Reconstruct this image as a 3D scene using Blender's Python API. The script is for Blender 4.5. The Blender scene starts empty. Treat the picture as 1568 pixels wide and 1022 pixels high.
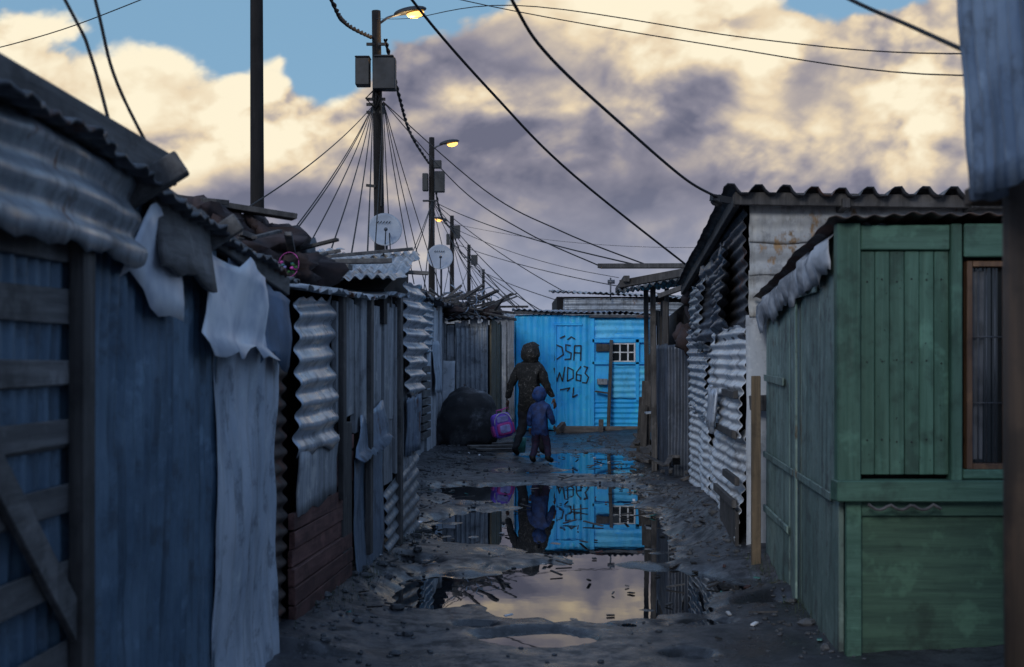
import bpy, math, random
import numpy as np
from mathutils import Vector, Matrix, noise
random.seed(7)
R=random.random
def U(a,b): return a+(b-a)*random.random()
def nz(x,y,z=0.0): return noise.noise(Vector((x,y,z)))
V=Vector
scene=bpy.context.scene
# ------------------------------------------------------------------ node helper
class NT:
    def __init__(s,tree): s.t=tree; s.n=tree.nodes; s.l=tree.links
    def new(s,ty,**k):
        n=s.n.new(ty)
        for a,b in k.items(): setattr(n,a,b)
        return n
    def put(s,sock,v):
        if v is None: return
        if hasattr(v,'is_output'): s.l.new(v,sock)
        else: sock.default_value=v
    def m(s,op,a,b=None,c=None,clamp=False):
        n=s.new('ShaderNodeMath',operation=op); n.use_clamp=clamp
        s.put(n.inputs[0],a); s.put(n.inputs[1],b); s.put(n.inputs[2],c); return n.outputs[0]
    def mr(s,v,a,b,c=0.0,d=1.0):
        n=s.new('ShaderNodeMapRange',interpolation_type='SMOOTHSTEP')
        s.put(n.inputs[0],v)
        for i,x in enumerate((a,b,c,d)): s.put(n.inputs[i+1],x)
        return n.outputs[0]
    def mix(s,f,a,b,mode='MIX'):
        n=s.new('ShaderNodeMix',data_type='RGBA',blend_type=mode)
        s.put(n.inputs[0],f)
        for k,v in ((6,a),(7,b)):
            if isinstance(v,tuple) and len(v)==3: v=v+(1,)
            s.put(n.inputs[k],v)
        return n.outputs[2]
    def noise(s,vec,scale,detail=3,rough=.55,dist=0.0):
        n=s.new('ShaderNodeTexNoise'); s.put(n.inputs['Vector'],vec)
        n.inputs['Scale'].default_value=scale; n.inputs['Detail'].default_value=detail
        n.inputs['Roughness'].default_value=rough; n.inputs['Distortion'].default_value=dist
        return n.outputs['Fac']
    def mapv(s,vec,scale=(1,1,1)):
        n=s.new('ShaderNodeMapping'); s.put(n.inputs[0],vec); n.inputs['Scale'].default_value=scale
        return n.outputs[0]
    def ramp(s,f,stops,const=False):
        n=s.new('ShaderNodeValToRGB'); s.put(n.inputs[0],f); cr=n.color_ramp
        if const: cr.interpolation='CONSTANT'
        while len(cr.elements)<len(stops): cr.elements.new(.5)
        for e,(p,c) in zip(cr.elements,stops): e.position=p; e.color=tuple(c)+(1,)
        return n.outputs[0]
def newmat(name):
    m=bpy.data.materials.new(name); m.use_nodes=True
    t=NT(m.node_tree); b=m.node_tree.nodes['Principled BSDF']
    tc=t.new('ShaderNodeTexCoord').outputs['Object']
    return m,t,b,tc
def island(t): return t.new('ShaderNodeNewGeometry').outputs['Random Per Island']
def bump(t,b,h,strength,dist=.01):
    n=t.new('ShaderNodeBump'); t.put(n.inputs['Height'],h); n.inputs['Strength'].default_value=strength; n.inputs['Distance'].default_value=dist
    t.l.new(n.outputs[0],b.inputs['Normal'])
def metal(name,c1,c2,rust=.35,rc=(.10,.045,.025),rough=.5,met=0.15,streak=.6,grime=.5,var=.25):
    m,t,b,tc=newmat(name)
    st=t.noise(t.mapv(tc,(13,13,1.0)),1.0,3,.6)
    gr=t.noise(tc,5,5,.72)
    rn=t.noise(t.mapv(tc,(1,1,.6)),2.3,5,.72)
    col=t.mix(t.mr(rn,.35,.6),c1,c2)
    col=t.mix(t.m('MULTIPLY',t.mr(st,.48,.70),streak),col,tuple(x*.35 for x in c1))
    col=t.mix(t.m('MULTIPLY',t.mr(gr,.52,.66),grime),col,(.03,.03,.036))
    col=t.mix(t.m('MULTIPLY',t.mr(gr,.30,.43,1,0),.45),col,tuple(min(.8,x*1.7+.03) for x in c2))
    rm=t.mr(rn,.72-rust*.38,.79-rust*.38)
    col=t.mix(rm,col,t.mix(t.mr(gr,.35,.65),rc,tuple(x*2.2 for x in rc)))
    col=t.mix(t.m('MULTIPLY',island(t),var),col,(.03,.032,.04))
    t.l.new(col,b.inputs['Base Color'])
    t.put(b.inputs['Roughness'],t.m('ADD',t.mr(gr,.3,.7,rough-.1,rough+.15),t.m('MULTIPLY',rm,.25)))
    b.inputs['Metallic'].default_value=met
    bump(t,b,gr,.45,.012)
    return m
def wood(name,c1,c2,axis='z',rough=.8,var=.45,bumpk=.7):
    m,t,b,tc=newmat(name)
    isl=island(t)
    cmb=t.new('ShaderNodeCombineXYZ')
    for i in range(3): t.put(cmb.inputs[i],t.m('MULTIPLY',isl,13.0+i))
    va=t.new('ShaderNodeVectorMath',operation='ADD'); t.l.new(tc,va.inputs[0]); t.l.new(cmb.outputs[0],va.inputs[1])
    sc={'z':(24,24,1.4),'x':(1.4,24,24),'y':(24,1.4,24)}[axis]
    g=t.noise(t.mapv(va.outputs[0],sc),1.0,4,.65,.2)
    g2=t.noise(va.outputs[0],3.4,4,.7)
    col=t.mix(t.mr(g,.35,.66),c1,c2)
    col=t.mix(t.m('MULTIPLY',t.mr(g2,.5,.66),.7),col,tuple(x*.38 for x in c1))
    col=t.mix(t.m('MULTIPLY',t.mr(g2,.32,.44,1,0),.55),col,tuple(min(.7,x*1.7) for x in c2))
    col=t.mix(t.m('MULTIPLY',isl,var),col,tuple(x*.35 for x in c1))
    t.l.new(col,b.inputs['Base Color']); b.inputs['Roughness'].default_value=rough
    bump(t,b,g,bumpk,.008)
    return m
def plain(name,c,rough=.6,met=0,varc=None,scale=8,bm=0):
    m,t,b,tc=newmat(name)
    n=t.noise(tc,scale,3,.6)
    col=t.mix(t.mr(n,.35,.65),c,varc or tuple(x*.55 for x in c))
    t.l.new(col,b.inputs['Base Color']); b.inputs['Roughness'].default_value=rough; b.inputs['Metallic'].default_value=met
    if bm: bump(t,b,n,bm,.015)
    return m
# ------------------------------------------------------------------ materials
M={}
M['blueA']=metal('blue_zinc',(.065,.125,.20),(.12,.20,.29),.10,rough=.45,grime=.45,streak=.6)
M['lightA']=metal('pale_paint_zinc',(.50,.56,.65),(.36,.43,.53),.03,rough=.6,met=0,grime=.5,streak=.45)
M['greyz']=metal('grey_zinc',(.22,.25,.29),(.35,.39,.44),.30,rough=.40,met=.35)
M['darkz']=metal('dark_zinc',(.045,.05,.06),(.085,.09,.105),.36,rc=(.07,.035,.025),rough=.5,met=.2)
M['darkbz']=metal('dark_blue_zinc',(.06,.075,.10),(.10,.12,.16),.2,rc=(.06,.035,.025),rough=.45,met=.3)
M['bluez']=metal('blue_grey_zinc',(.14,.20,.30),(.24,.31,.41),.22,rough=.4,met=.3)
M['silver']=metal('silver_zinc',(.60,.65,.72),(.44,.50,.59),.22,rough=.32,met=.4,grime=.55,streak=.5)
M['whitez']=metal('white_painted_zinc',(.80,.82,.86),(.62,.67,.73),.15,rough=.36,met=.1,grime=.6,streak=.45)
M['yellowz']=metal('cream_painted_zinc',(.46,.45,.42),(.36,.37,.38),.40,rc=(.16,.10,.05),rough=.6,met=0,grime=.4)
M['whitef']=metal('white_flat_sheet',(.58,.62,.68),(.44,.49,.56),.10,rough=.6,met=0,grime=.45,streak=.4)
M['blueE']=metal('bright_blue_paint',(.015,.42,.97),(.03,.52,.98),-.1,rough=.5,met=0,grime=.15,streak=.12,var=.10)
M['blueE2']=metal('light_blue_paint',(.12,.62,.98),(.04,.48,.96),-.05,rough=.45,met=0,grime=.22,streak=.15,var=.18)
M['rustz']=metal('rusty_zinc',(.07,.05,.045),(.10,.075,.06),.6,rc=(.07,.035,.025),rough=.7,met=0)
M['green']=wood('green_painted_wood',(.036,.098,.068),(.068,.155,.115),'z',.6,.35,.5)
M['greenh']=wood('green_painted_rail',(.042,.11,.078),(.075,.17,.125),'x',.6,.3,.5)
M['greens']=metal('green_painted_board',(.11,.18,.16),(.18,.26,.235),.22,rc=(.08,.065,.045),rough=.6,met=0,grime=.6,streak=.8)
M['ply']=wood('green_plywood',(.024,.060,.040),(.045,.10,.064),'x',.65,.1,.5)
M['woodg']=wood('weathered_grey_wood',(.21,.23,.26),(.41,.44,.49),'z')
M['woodgd']=wood('dark_weathered_wood',(.05,.048,.05),(.11,.105,.105),'z')
M['woodgx']=wood('weathered_wood_x',(.11,.10,.10),(.21,.20,.19),'x')
M['woodgy']=wood('weathered_wood_y',(.085,.085,.09),(.17,.17,.175),'y')
M['red']=wood('redbrown_boards',(.085,.036,.034),(.16,.075,.066),'y')
M['brown']=wood('brown_post',(.035,.024,.018),(.07,.045,.03),'z')
M['pole']=wood('creosote_pole',(.006,.005,.005),(.012,.010,.010),'z',.95,.1)
M['dark']=plain('dark_interior',(.012,.012,.015),.9)
M['black']=plain('black_rubber',(.01,.01,.012),.6)
M['cloth']=plain('pale_plastic_sheet',(.70,.74,.80),.42,varc=(.38,.44,.55),scale=3.5)
M['tarp']=plain('dusty_tarp',(.42,.44,.48),.7,varc=(.13,.14,.16),scale=5,bm=.5)
M['bcloth']=plain('blue_tarp',(.08,.15,.26),.6,scale=4)
M['browncloth']=plain('brown_cloth',(.05,.034,.036),.9,scale=6,bm=.6)
M['dish']=plain('dish_grey',(.34,.38,.44),.5,varc=(.27,.30,.36),scale=3)
M['steel']=plain('galvanised_steel',(.10,.11,.13),.5,.4)
M['box']=plain('grey_box',(.020,.023,.028),.6)
M['wire']=plain('black_cable',(.006,.006,.008),.8)
M['frame']=wood('varnished_frame',(.09,.045,.025),(.15,.08,.04),'z',.55,.2)
M['white']=plain('white_paint',(.75,.77,.8),.5)
m,t,b,tc=newmat('dark_glass'); b.inputs['Base Color'].default_value=(.012,.016,.02,1); b.inputs['Roughness'].default_value=.08; M['glass']=m
m,t,b,tc=newmat('mottled_rock')
n=t.noise(tc,2.2,6,.66,.2); col=t.ramp(n,[(.0,(.012,.012,.014)),(.46,(.018,.018,.021)),(.56,(.06,.063,.072)),(.66,(.22,.235,.26))])
t.l.new(col,b.inputs['Base Color']); b.inputs['Roughness'].default_value=.8; bump(t,b,n,.6,.03); M['rock']=m
m,t,b,tc=newmat('camouflage_cloth')
n=t.noise(tc,19,2,.5,1.2); col=t.ramp(n,[(.0,(.004,.005,.006)),(.50,(.009,.010,.011)),(.56,(.035,.034,.032)),(.61,(.008,.008,.010)),(.67,(.11,.11,.11))],True)
t.l.new(col,b.inputs['Base Color']); b.inputs['Roughness'].default_value=.85; M['camo']=m
M['skin']=plain('brown_skin',(.09,.045,.028),.5)
M['jblue']=plain('blue_jacket',(.012,.05,.19),.7,varc=(.006,.018,.08),scale=14)
M['trous']=plain('dark_trousers',(.016,.018,.026),.85,scale=14)
M['trouc']=plain('patterned_trousers',(.035,.015,.045),.85,varc=(.008,.014,.04),scale=30)
M['purple']=plain('purple_fabric',(.17,.07,.60),.6,varc=(.26,.14,.72))
M['pink']=plain('pink_fabric',(.65,.08,.42),.6)
M['lilac']=plain('lilac_fabric',(.42,.42,.90),.6)
M['teal']=plain('teal_plastic',(.04,.22,.22),.4)
def emis(name,c,s):
    m,t,b,tc=newmat(name); b.inputs['Base Color'].default_value=(*c,1); b.inputs['Emission Color'].default_value=(*c,1); b.inputs['Emission Strength'].default_value=s; return m
M['lamp']=emis('lit_sodium_lens',(1,.50,.10),3.2)
# mud
m,t,b,tc=newmat('wet_mud')
n1=t.noise(tc,.9,4,.6); n2=t.noise(tc,7,7,.72)
col=t.mix(t.mr(n1,.38,.62),(.027,.029,.036),(.050,.052,.061))
col=t.mix(t.mr(n2,.48,.60),col,(.013,.014,.018))
vo=t.new('ShaderNodeTexVoronoi'); t.l.new(tc,vo.inputs['Vector']); vo.inputs['Scale'].default_value=34
stn=t.m('MULTIPLY',t.mr(vo.outputs['Distance'],.12,.25,1,0),t.mr(n1,.46,.56))
col=t.mix(t.m('MULTIPLY',stn,.7),col,(.12,.125,.14))
sep=t.new('ShaderNodeSeparateXYZ'); t.l.new(tc,sep.inputs[0])
wet=t.mr(t.m('ADD',sep.outputs[2],t.m('MULTIPLY',t.m('SUBTRACT',n1,.5),.20)),.008,.065,1,0)
col=t.mix(t.m('MULTIPLY',wet,.5),col,(.010,.011,.014))
t.l.new(col,b.inputs['Base Color'])
t.put(b.inputs['Roughness'],t.m('SUBTRACT',t.mr(n2,.35,.65,.38,.70),t.m('MULTIPLY',wet,.25)))
bump(t,b,n2,.5,.010)
M['mud']=m
m,t,b,tc=newmat('puddle_water')
b.inputs['Base Color'].default_value=(.012,.013,.015,1); b.inputs['Roughness'].default_value=.010; b.inputs['IOR'].default_value=2.4
bump(t,b,t.noise(t.mapv(tc,(1,.6,1)),5,2,.5),.03,.01)
M['water']=m
# ------------------------------------------------------------------ mesh helper
def group(name,loc=(0,0,0)):
    e=bpy.data.objects.new(name,None); e.location=loc; e.empty_display_size=.2; scene.collection.objects.link(e); return e
def adopt(o,parent):
    if parent is not None:
        o.parent=parent; o.matrix_parent_inverse=Matrix.Translation(-V(parent.location))
class MB:
    def __init__(s): s.v=[]; s.f=[]; s.mi=[]
    def add(s,vs,fs,mi=0):
        k=len(s.v); s.v+= [V(a) for a in vs]; s.f+=[tuple(i+k for i in f) for f in fs]; s.mi+=[mi]*len(fs)
    def obj(s,name,mat,parent=None,smooth=False,bevel=0,solid=0):
        me=bpy.data.meshes.new(name); me.from_pydata([tuple(a) for a in s.v],[],s.f)
        mats=mat if isinstance(mat,list) else [mat]
        for x in mats: me.materials.append(x)
        me.polygons.foreach_set('material_index',s.mi)
        me.polygons.foreach_set('use_smooth',[smooth]*len(s.f)); me.update()
        o=bpy.data.objects.new(name,me); scene.collection.objects.link(o)
        if solid: md=o.modifiers.new('s','SOLIDIFY'); md.thickness=solid; md.offset=0
        if bevel: md=o.modifiers.new('b','BEVEL'); md.width=bevel; md.segments=1; md.limit_method='ANGLE'
        adopt(o,parent); return o
    def hexa(s,p,mi=0):
        s.add(p,[(0,3,2,1),(4,5,6,7),(0,1,5,4),(1,2,6,5),(2,3,7,6),(3,0,4,7)],mi)
    def box(s,F,u0,u1,z0,z1,o0,o1,j=.006,lean=0,mi=0):
        g=lambda:U(-j,j)
        s.hexa([F(u0+g(),z0+g(),o0),F(u1+g(),z0+g(),o0),F(u1+g(),z0+g(),o1),F(u0+g(),z0+g(),o1),
                F(u0+lean+g(),z1+g(),o0),F(u1+lean+g(),z1+g(),o0),F(u1+lean+g(),z1+g(),o1),F(u0+lean+g(),z1+g(),o1)],mi)
    def beam(s,a,b,w,h,up=V((0,0,1)),mi=0):
        a=V(a);b=V(b);d=(b-a).normalized()
        if abs(d.dot(up))>.95: up=V((0,1,0))
        r=d.cross(up).normalized(); u2=r.cross(d)
        r*=w/2;u2*=h/2
        s.hexa([a-r-u2,a+r-u2,a+r+u2,a-r+u2,b-r-u2,b+r-u2,b+r+u2,b-r+u2],mi)
    def prism(s,pts,z0,zt):
        n=len(pts); vs=[V((x,y,z0)) for x,y in pts]+[V((x,y,z)) for (x,y),z in zip(pts,zt)]
        fs=[tuple(range(n-1,-1,-1)),tuple(range(n,2*n))]+[(i,(i+1)%n,n+(i+1)%n,n+i) for i in range(n)]
        s.add(vs,fs)
    def tube(s,pts,r,n=8,r2=None,mi=0,cap=True):
        pts=[V(p) for p in pts]; k=len(s.v); N=len(pts)
        for i,p in enumerate(pts):
            d=(pts[min(i+1,N-1)]-pts[max(i-1,0)]).normalized()
            a=d.cross(V((0,0,1)) if abs(d.z)<.9 else V((0,1,0))).normalized(); b=d.cross(a)
            rr=r if r2 is None else r+(r2-r)*i/(N-1)
            for q in range(n):
                an=2*math.pi*q/n; s.v.append(p+a*math.cos(an)*rr+b*math.sin(an)*rr)
        for i in range(N-1):
            for q in range(n):
                s.f.append((k+i*n+q,k+i*n+(q+1)%n,k+(i+1)*n+(q+1)%n,k+(i+1)*n+q)); s.mi.append(mi)
        if cap:
            s.f.append(tuple(k+q for q in range(n))[::-1]); s.f.append(tuple(k+(N-1)*n+q for q in range(n))); s.mi+=[mi,mi]
    def ball(s,c,rad,rough=.0,nu=16,nv=10,seed=0,rot=None,mi=0,fn=None):
        c=V(c); k=len(s.v)
        for j in range(nv+1):
            th=math.pi*j/nv
            for i in range(nu):
                ph=2*math.pi*i/nu
                d=V((math.sin(th)*math.cos(ph),math.sin(th)*math.sin(ph),math.cos(th)))
                q=1+rough*(noise.noise(d*1.6+V((seed,0,0)))+.5*noise.noise(d*4+V((0,seed,0)))) if rough else 1
                p=V((d.x*rad[0],d.y*rad[1],d.z*rad[2]))*q
                if fn: p=fn(p,d)
                if rot: p=rot@p
                s.v.append(c+p)
        for j in range(nv):
            for i in range(nu):
                s.f.append((k+j*nu+i,k+(j+1)*nu+i,k+(j+1)*nu+(i+1)%nu,k+j*nu+(i+1)%nu)); s.mi.append(mi)
    def quad(s,a,b,c,d,corr=None,pitch=.09,amp=.012,warp=.012,rag=.01,ibr=False,seed=None,curl=0):
        a,b,c,d=map(V,(a,b,c,d)); W=(b-a).length; H=(d-a).length
        n=(b-a).cross(d-a).normalized(); sd=U(0,50) if seed is None else seed
        nu=max(4,int(W/.07)); nv=max(4,int(H/.07))
        if corr=='v': nu=max(6,int(W/pitch*8))
        if corr=='h': nv=max(6,int(H/pitch*8))
        nu=min(nu,700); nv=min(nv,400)
        k=len(s.v); eu=(b-a).normalized(); ev=(d-a).normalized()
        for j in range(nv+1):
            tt=j/nv
            for i in range(nu+1):
                ss=i/nu
                p=(a*(1-ss)+b*ss)*(1-tt)+(d*(1-ss)+c*ss)*tt
                q=0
                if corr:
                    x=(ss*W if corr=='v' else tt*H)/pitch*2*math.pi+nz(tt*3,ss*3,sd)*.5
                    w=math.sin(x)
                    if ibr: w=max(-1,min(1,w*2.2))
                    q=amp*w
                q+=warp*(nz(p.x*1.1+sd,p.y*1.1,p.z*1.3)*1.5+.5*nz(p.x*4,p.y*4+sd,p.z*4))
                if curl: q+=curl*(max(0,.25-tt)/.25)**2
                p=p+n*q
                if rag:
                    if j==0 : p=p-ev*rag*(nz(ss*W*5,sd,1.5)+.4*nz(ss*W*23,sd))*1.6
                    if j==nv: p=p+ev*rag*nz(ss*W*5,sd,7.5)*1.6
                    if i==0: p=p-eu*rag*nz(tt*H*5,sd,3.5)
                    if i==nu: p=p+eu*rag*nz(tt*H*5,sd,9.5)
                s.v.append(p)
        for j in range(nv):
            for i in range(nu):
                o=k+j*(nu+1)+i; s.f.append((o,o+1,o+nu+2,o+nu+1)); s.mi.append(0)
    def sheet(s,F,u0,u1,z0,z1,o=.02,bl=0,br=0,tl=0,tr=0,ot=None,**k):
        ot=o if ot is None else ot
        s.quad(F(u0,z0+bl,o),F(u1,z0+br,o),F(u1,z1+tr,ot),F(u0,z1+tl,ot),**k)
def wy(a,b,side): return lambda u,z,o:V((a+b*u+side*o,u,z))
def wx(y0,k=0.0): return lambda u,z,o:V((u,y0+k*u-o,z))
def sheetobj(name,mat,parent,F,*a,**k):
    m=MB(); m.sheet(F,*a,**k); return m.obj(name,mat,parent,True,solid=.002)
def wires(name,lst,parent,mat=None):
    m=MB()
    for pts,r in lst:
        P=[V(p) for p in pts]
        out=[]
        for i in range(len(P)-1):
            p0=P[max(i-1,0)];p1=P[i];p2=P[i+1];p3=P[min(i+2,len(P)-1)]
            for q in range(8):
                tt=q/8
                out.append(.5*((2*p1)+(p2-p0)*tt+(2*p0-5*p1+4*p2-p3)*tt*tt+(3*p1-p0-3*p2+p3)*tt**3))
        out.append(P[-1])
        m.tube(out,r,6,cap=False)
    return m.obj(name,mat or M['wire'],parent,True)
def sag(a,b,s,n=5):
    a=V(a);b=V(b); return [a.lerp(b,i/n)-V((0,0,4*s*(i/n)*(1-i/n))) for i in range(n+1)]
# ------------------------------------------------------------------ ground
ELL=[(.42,9.25,1.05,1.2),(-.42,9.15,.55,.75),(1.4,9.5,.65,.5),(.75,12.7,1.1,2.5),(.1,12.8,.9,1.6),(-.55,16.0,1.3,.65),(.5,15.3,1.3,1.4),(-.25,11.6,.35,.35),
     (1.5,20.2,.95,2.6),(.13,7.58,.36,.26),(1.3,16.2,.6,.5),(.95,7.1,.14,.1),(-.6,13.2,.3,.3),(1.75,8.6,.3,.2),(.3,18.4,.7,.35),(-.2,7.9,.15,.1),(-.75,10.4,.2,.3),(1.2,8.0,.16,.10),(-.5,14.4,.4,.3),(.6,21.5,.5,.5)]
def gh(x,y):
    h=.034+.018*nz(x*.6,y*.45,1)+.008*nz(x*2.3,y*2.0,5)+.004*nz(x*6,y*5,9)+.002*nz(x*17,y*15,3)
    dx=abs(x-.35)-.95
    if dx>0: h+=min(dx*.06,.08)+.010*min(1,dx*3)*nz(x*7,y*6,4)
    h+=.20*math.exp(-((x-2.0)/.38)**2)*math.exp(-((y-12.6)/2.4)**2)
    h+=.07*math.exp(-((x+1.25)/.3)**2)*(1 if 7<y<12.3 else 0)
    b=0
    for cx,cy,rx,ry in ELL:
        e=1-((x-cx)/rx)**2-((y-cy)/ry)**2
        if e>-1: b=max(b,min(1,max(0,e+.75*nz(x*2.2,y*1.6,12)+.45*nz(x*6,y*5,2)+.25)))
    return h-.07*min(1,b*1.2)
xs=[-300,-120,-50,-20,-10,-6,-4]+[-3.2+.035*i for i in range(206)]+[4.5,6,10,20,50,120,300]
ys=[-60,-20,-8,-2,0,1.5,2.5,3.5,4.5]
y=5.2
while y<31: ys.append(y); y+=.04 if y<12.5 else (.065 if y<18 else .11)
ys+=[33,36,40,50,65,90,130,200,320,600,1200]
g=MB(); nx=len(xs)
for y in ys:
    for x in xs: g.v.append(V((x,y,gh(x,y) if (-3.3<x<4.1 and 5<y<31.5) else .05)))
for j in range(len(ys)-1):
    for i in range(nx-1): g.f.append((j*nx+i,j*nx+i+1,(j+1)*nx+i+1,(j+1)*nx+i))
g.mi=[0]*len(g.f)
g.obj('ground',M['mud'],None,True)
w=MB(); w.add([(-1.9,6.5,0),(2.6,6.5,0),(2.9,24,0),(-1.7,24,0)],[(0,1,2,3)]); w.obj('puddle_water',M['water'])
g=MB()
def stone(x,y,r):
    g.ball((x,y,gh(x,y)+r*.25),(r*U(.8,1.3),r*U(.8,1.3),r*U(.4,.8)),.35,6,4,seed=R()*40)
for i in range(2200):
    y=U(6.8,26); side=R()
    if side<.42: x=-1.25+abs(random.gauss(0,.30))
    elif side<.84: x=1.95-abs(random.gauss(0,.33))
    else: x=U(-1,1.8)
    if y<12.3 and x<-1.87+.08*y+.02: x=-1.87+.08*y+U(.02,.25)
    if gh(x,y)<.01 and R()<.8: continue
    stone(x,y,U(.006,.018) if R()<.93 else U(.02,.045))
g.obj('gravel',[plain('gravel_stone',(.08,.085,.095),.7)],None,False)
# ------------------------------------------------------------------ SHACK A (near left)
FA=wy(-1.573,.043,1)
A=group('blue_zinc_shack',(-2.5,4.5,0))
m=MB(); m.prism([(-4.6,.6),(-1.65,.6),(-1.345,7.0),(-4.6,7.0)],0,[2.3,2.3,1.95,1.95]); m.obj('body',M['dark'],A)
sheetobj('corrugated_wall',M['blueA'],A,FA,.8,5.75,.02,2.33,.012,tl=.08,tr=-.1,corr='v',pitch=.085,amp=.012,rag=.01,warp=.02)
sheetobj('pale_wall_sheet',M['lightA'],A,FA,5.72,6.95,.0,1.78,.025,tl=.05,tr=-.05,corr='v',pitch=.17,amp=.006,warp=.03,rag=.02)
sheetobj('end_upper_sheet',M['bluez'],A,FA,5.9,7.06,1.72,2.12,.03,corr=None,warp=.02,tl=.05)
m=MB(); m.quad((-1.30,.6,2.54),(-1.17,7.25,2.05),(-4.8,7.25,2.15),(-4.8,.6,2.7),corr='v',pitch=.12,amp=.010,warp=.03,rag=.03); m.obj('roof',M['darkz'],A,True,solid=.012)
m=MB(); m.beam((-1.44,.6,2.44),(-1.28,4.9,2.34),.05,.11); m.beam((-1.36,4.7,2.28),(-1.22,7.0,2.02),.06,.1)
m.beam((-1.43,4.55,2.15),(-1.16,4.6,2.33),.09,.09);m.beam((-1.4,5.5,2.05),(-1.16,5.55,2.22),.07,.08); m.obj('eave_beams',M['woodgy'],A,bevel=.006)
m=MB(); m.quad((-1.27,.9,2.02),(-1.28,4.55,1.97),(-1.32,4.5,2.38),(-1.36,.9,2.44),corr='h',pitch=.13,amp=.016,warp=.04,rag=.04); m.obj('fascia_sheet',M['greyz'],A,True,solid=.003)
m=MB(); m.quad((-1.26,4.72,1.96),(-1.22,5.4,1.92),(-1.25,5.45,2.2),(-1.30,4.7,2.27),corr=None,warp=.03,rag=.03); m.obj('fascia_board',M['woodgy'],A,True,solid=.02)
m=MB(); m.quad((-1.30,4.42,1.94),(-1.28,5.00,1.78),(-1.25,5.0,2.08),(-1.27,4.62,2.2),warp=.05,rag=.06)
m.quad((-1.27,5.35,1.67),(-1.22,6.45,1.62),(-1.22,6.3,2.03),(-1.24,5.45,2.13),warp=.08,rag=.06,curl=.05); m.obj('plastic_sheets',M['cloth'],A,True,solid=.003)
m=MB(); m.quad((-1.20,6.4,1.6),(-1.18,6.95,1.62),(-1.18,6.95,1.98),(-1.2,6.3,2.06),warp=.06,rag=.06); m.obj('hanging_cloth',M['bcloth'],A,True,solid=.003)
PL=group('wooden_pallet',(-1.36,3.6,1.3)); m=MB()
FP=wy(-1.573,.043,1)
for z in (.74,.98,1.22,1.42,1.60,1.80,1.98): m.box(FP,2.6,4.05,z-.045,z+.045,.035,.055,.012)
m.obj('slats',M['woodgy'],PL,bevel=.003); m=MB()
m.box(FP,3.97,4.07,.62,2.03,.055,.10,.01); m.box(FP,2.9,3.0,.7,2.05,.055,.10,.01)
m.obj('stringers',M['woodgd'],PL,bevel=.003); m=MB(); m.beam(FP(3.1,1.65,.07),FP(4.02,.8,.07),.025,.1); m.obj('brace',M['woodgy'],PL,bevel=.003)
# ------------------------------------------------------------------ SHACK B
FB=wy(-1.87,.08,1)
B=group('patchwork_shack',(-2,9.7,0))
m=MB(); m.prism([(-4.2,7.3),(-1.37,7.3),(-.99,11.95),(-4.2,11.95)],0,[1.95,1.95,2.05,2.05]); m.obj('body',M['dark'],B)
m=MB(); m.quad((-1.33,7.2,0),(-1.29,7.42,.0),(-1.29,7.42,2.0),(-1.33,7.2,2.0),corr='h',pitch=.09,amp=.016); m.obj('corner_sheet',M['rustz'],B,True,solid=.003)
sheetobj('wavy_sheet',M['silver'],B,FB,7.46,8.5,1.08,1.97,.05,corr='h',pitch=.128,amp=.019,warp=.03,rag=.03,ot=.04,tr=.05)
m=MB(); m.quad(FB(7.5,.72,.04),FB(8.6,.76,.04),FB(8.6,1.12,.05),FB(7.5,1.1,.05),warp=.02,rag=.02); m.obj('grey_board',M['woodg'],B,True,solid=.012)
m=MB()
for i in range(7): m.box(FB,7.44+U(-.02,.02),9.05+U(-.03,.03),.02+.105*i,.12+.105*i,0,.025+U(0,.02),.007)
for i in range(3): m.box(FB,8.6,9.15,.78+.11*i,.88+.11*i,0,.03,.007)
m.obj('redbrown_boards',M['red'],B,bevel=.003)
m=MB(); u=8.55
while u<10.9:
    wd=U(.17,.42); m.box(FB,u,u+wd-.012,U(1.08,1.25),2.05+U(-.05,.05),0,.02+U(0,.035),.01,lean=U(-.03,.03)); u+=wd
m.obj('upper_planks',M['woodg'],B,bevel=.003)
m=MB(); u=8.75
while u<9.05: m.box(FB,u,u+.14,.3,1.2,0,.04,.01); u+=.15
m.box(FB,8.62,8.72,.7,2.05,.03,.07); m.box(FB,9.5,9.6,.2,2.1,.04,.08,lean=.05); m.box(FB,10.85,10.97,.0,2.15,.04,.08)
m.obj('studs',M['woodgd'],B,bevel=.004)
sheetobj('blue_panel',M['bluez'],B,FB,9.1,10.2,-.03,.92,.06,warp=.03,tr=.05,ot=.04)
m=MB(); m.quad(FB(9.05,.88,.06),FB(10.15,.98,.10),FB(10.2,1.30,.05),FB(9.3,1.20,.03),warp=.07,rag=.06,curl=.06); m.obj('bent_zinc_patch',M['bluez'],B,True,solid=.004)
m=MB(); u=10.28
while u<11.95:
    wd=U(.2,.38); m.box(FB,u,min(u+wd-.012,11.97),.62+U(-.06,.06),2.1+U(-.05,.08),0,.02+U(0,.03),.01,lean=U(-.02,.02)); u+=wd
m.obj('rear_planks',M['woodg'],B,bevel=.003)
sheetobj('slanted_sheet',M['greyz'],B,FB,10.3,11.98,-.02,.68,.05,bl=.0,br=.08,tl=-.1,tr=.12,corr='h',pitch=.1,amp=.016)
sheetobj('shiny_wavy_sheet',M['silver'],B,FB,11.05,12.02,1.32,2.28,.10,corr='h',pitch=.12,amp=.026,warp=.04,rag=.03)
sheetobj('patch_sheet',M['bluez'],B,FB,11.2,12.0,.8,1.3,.06,corr='v',pitch=.1,amp=.01,warp=.03,rag=.03)
m=MB(); m.quad((-1.14,7.3,2.03),(-.88,11.2,2.14),(-3.6,11.2,2.45),(-3.6,7.3,2.35),corr='v',pitch=.11,amp=.015,warp=.03,rag=.04); m.obj('low_roof',M['greyz'],B,True,solid=.004)
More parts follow.
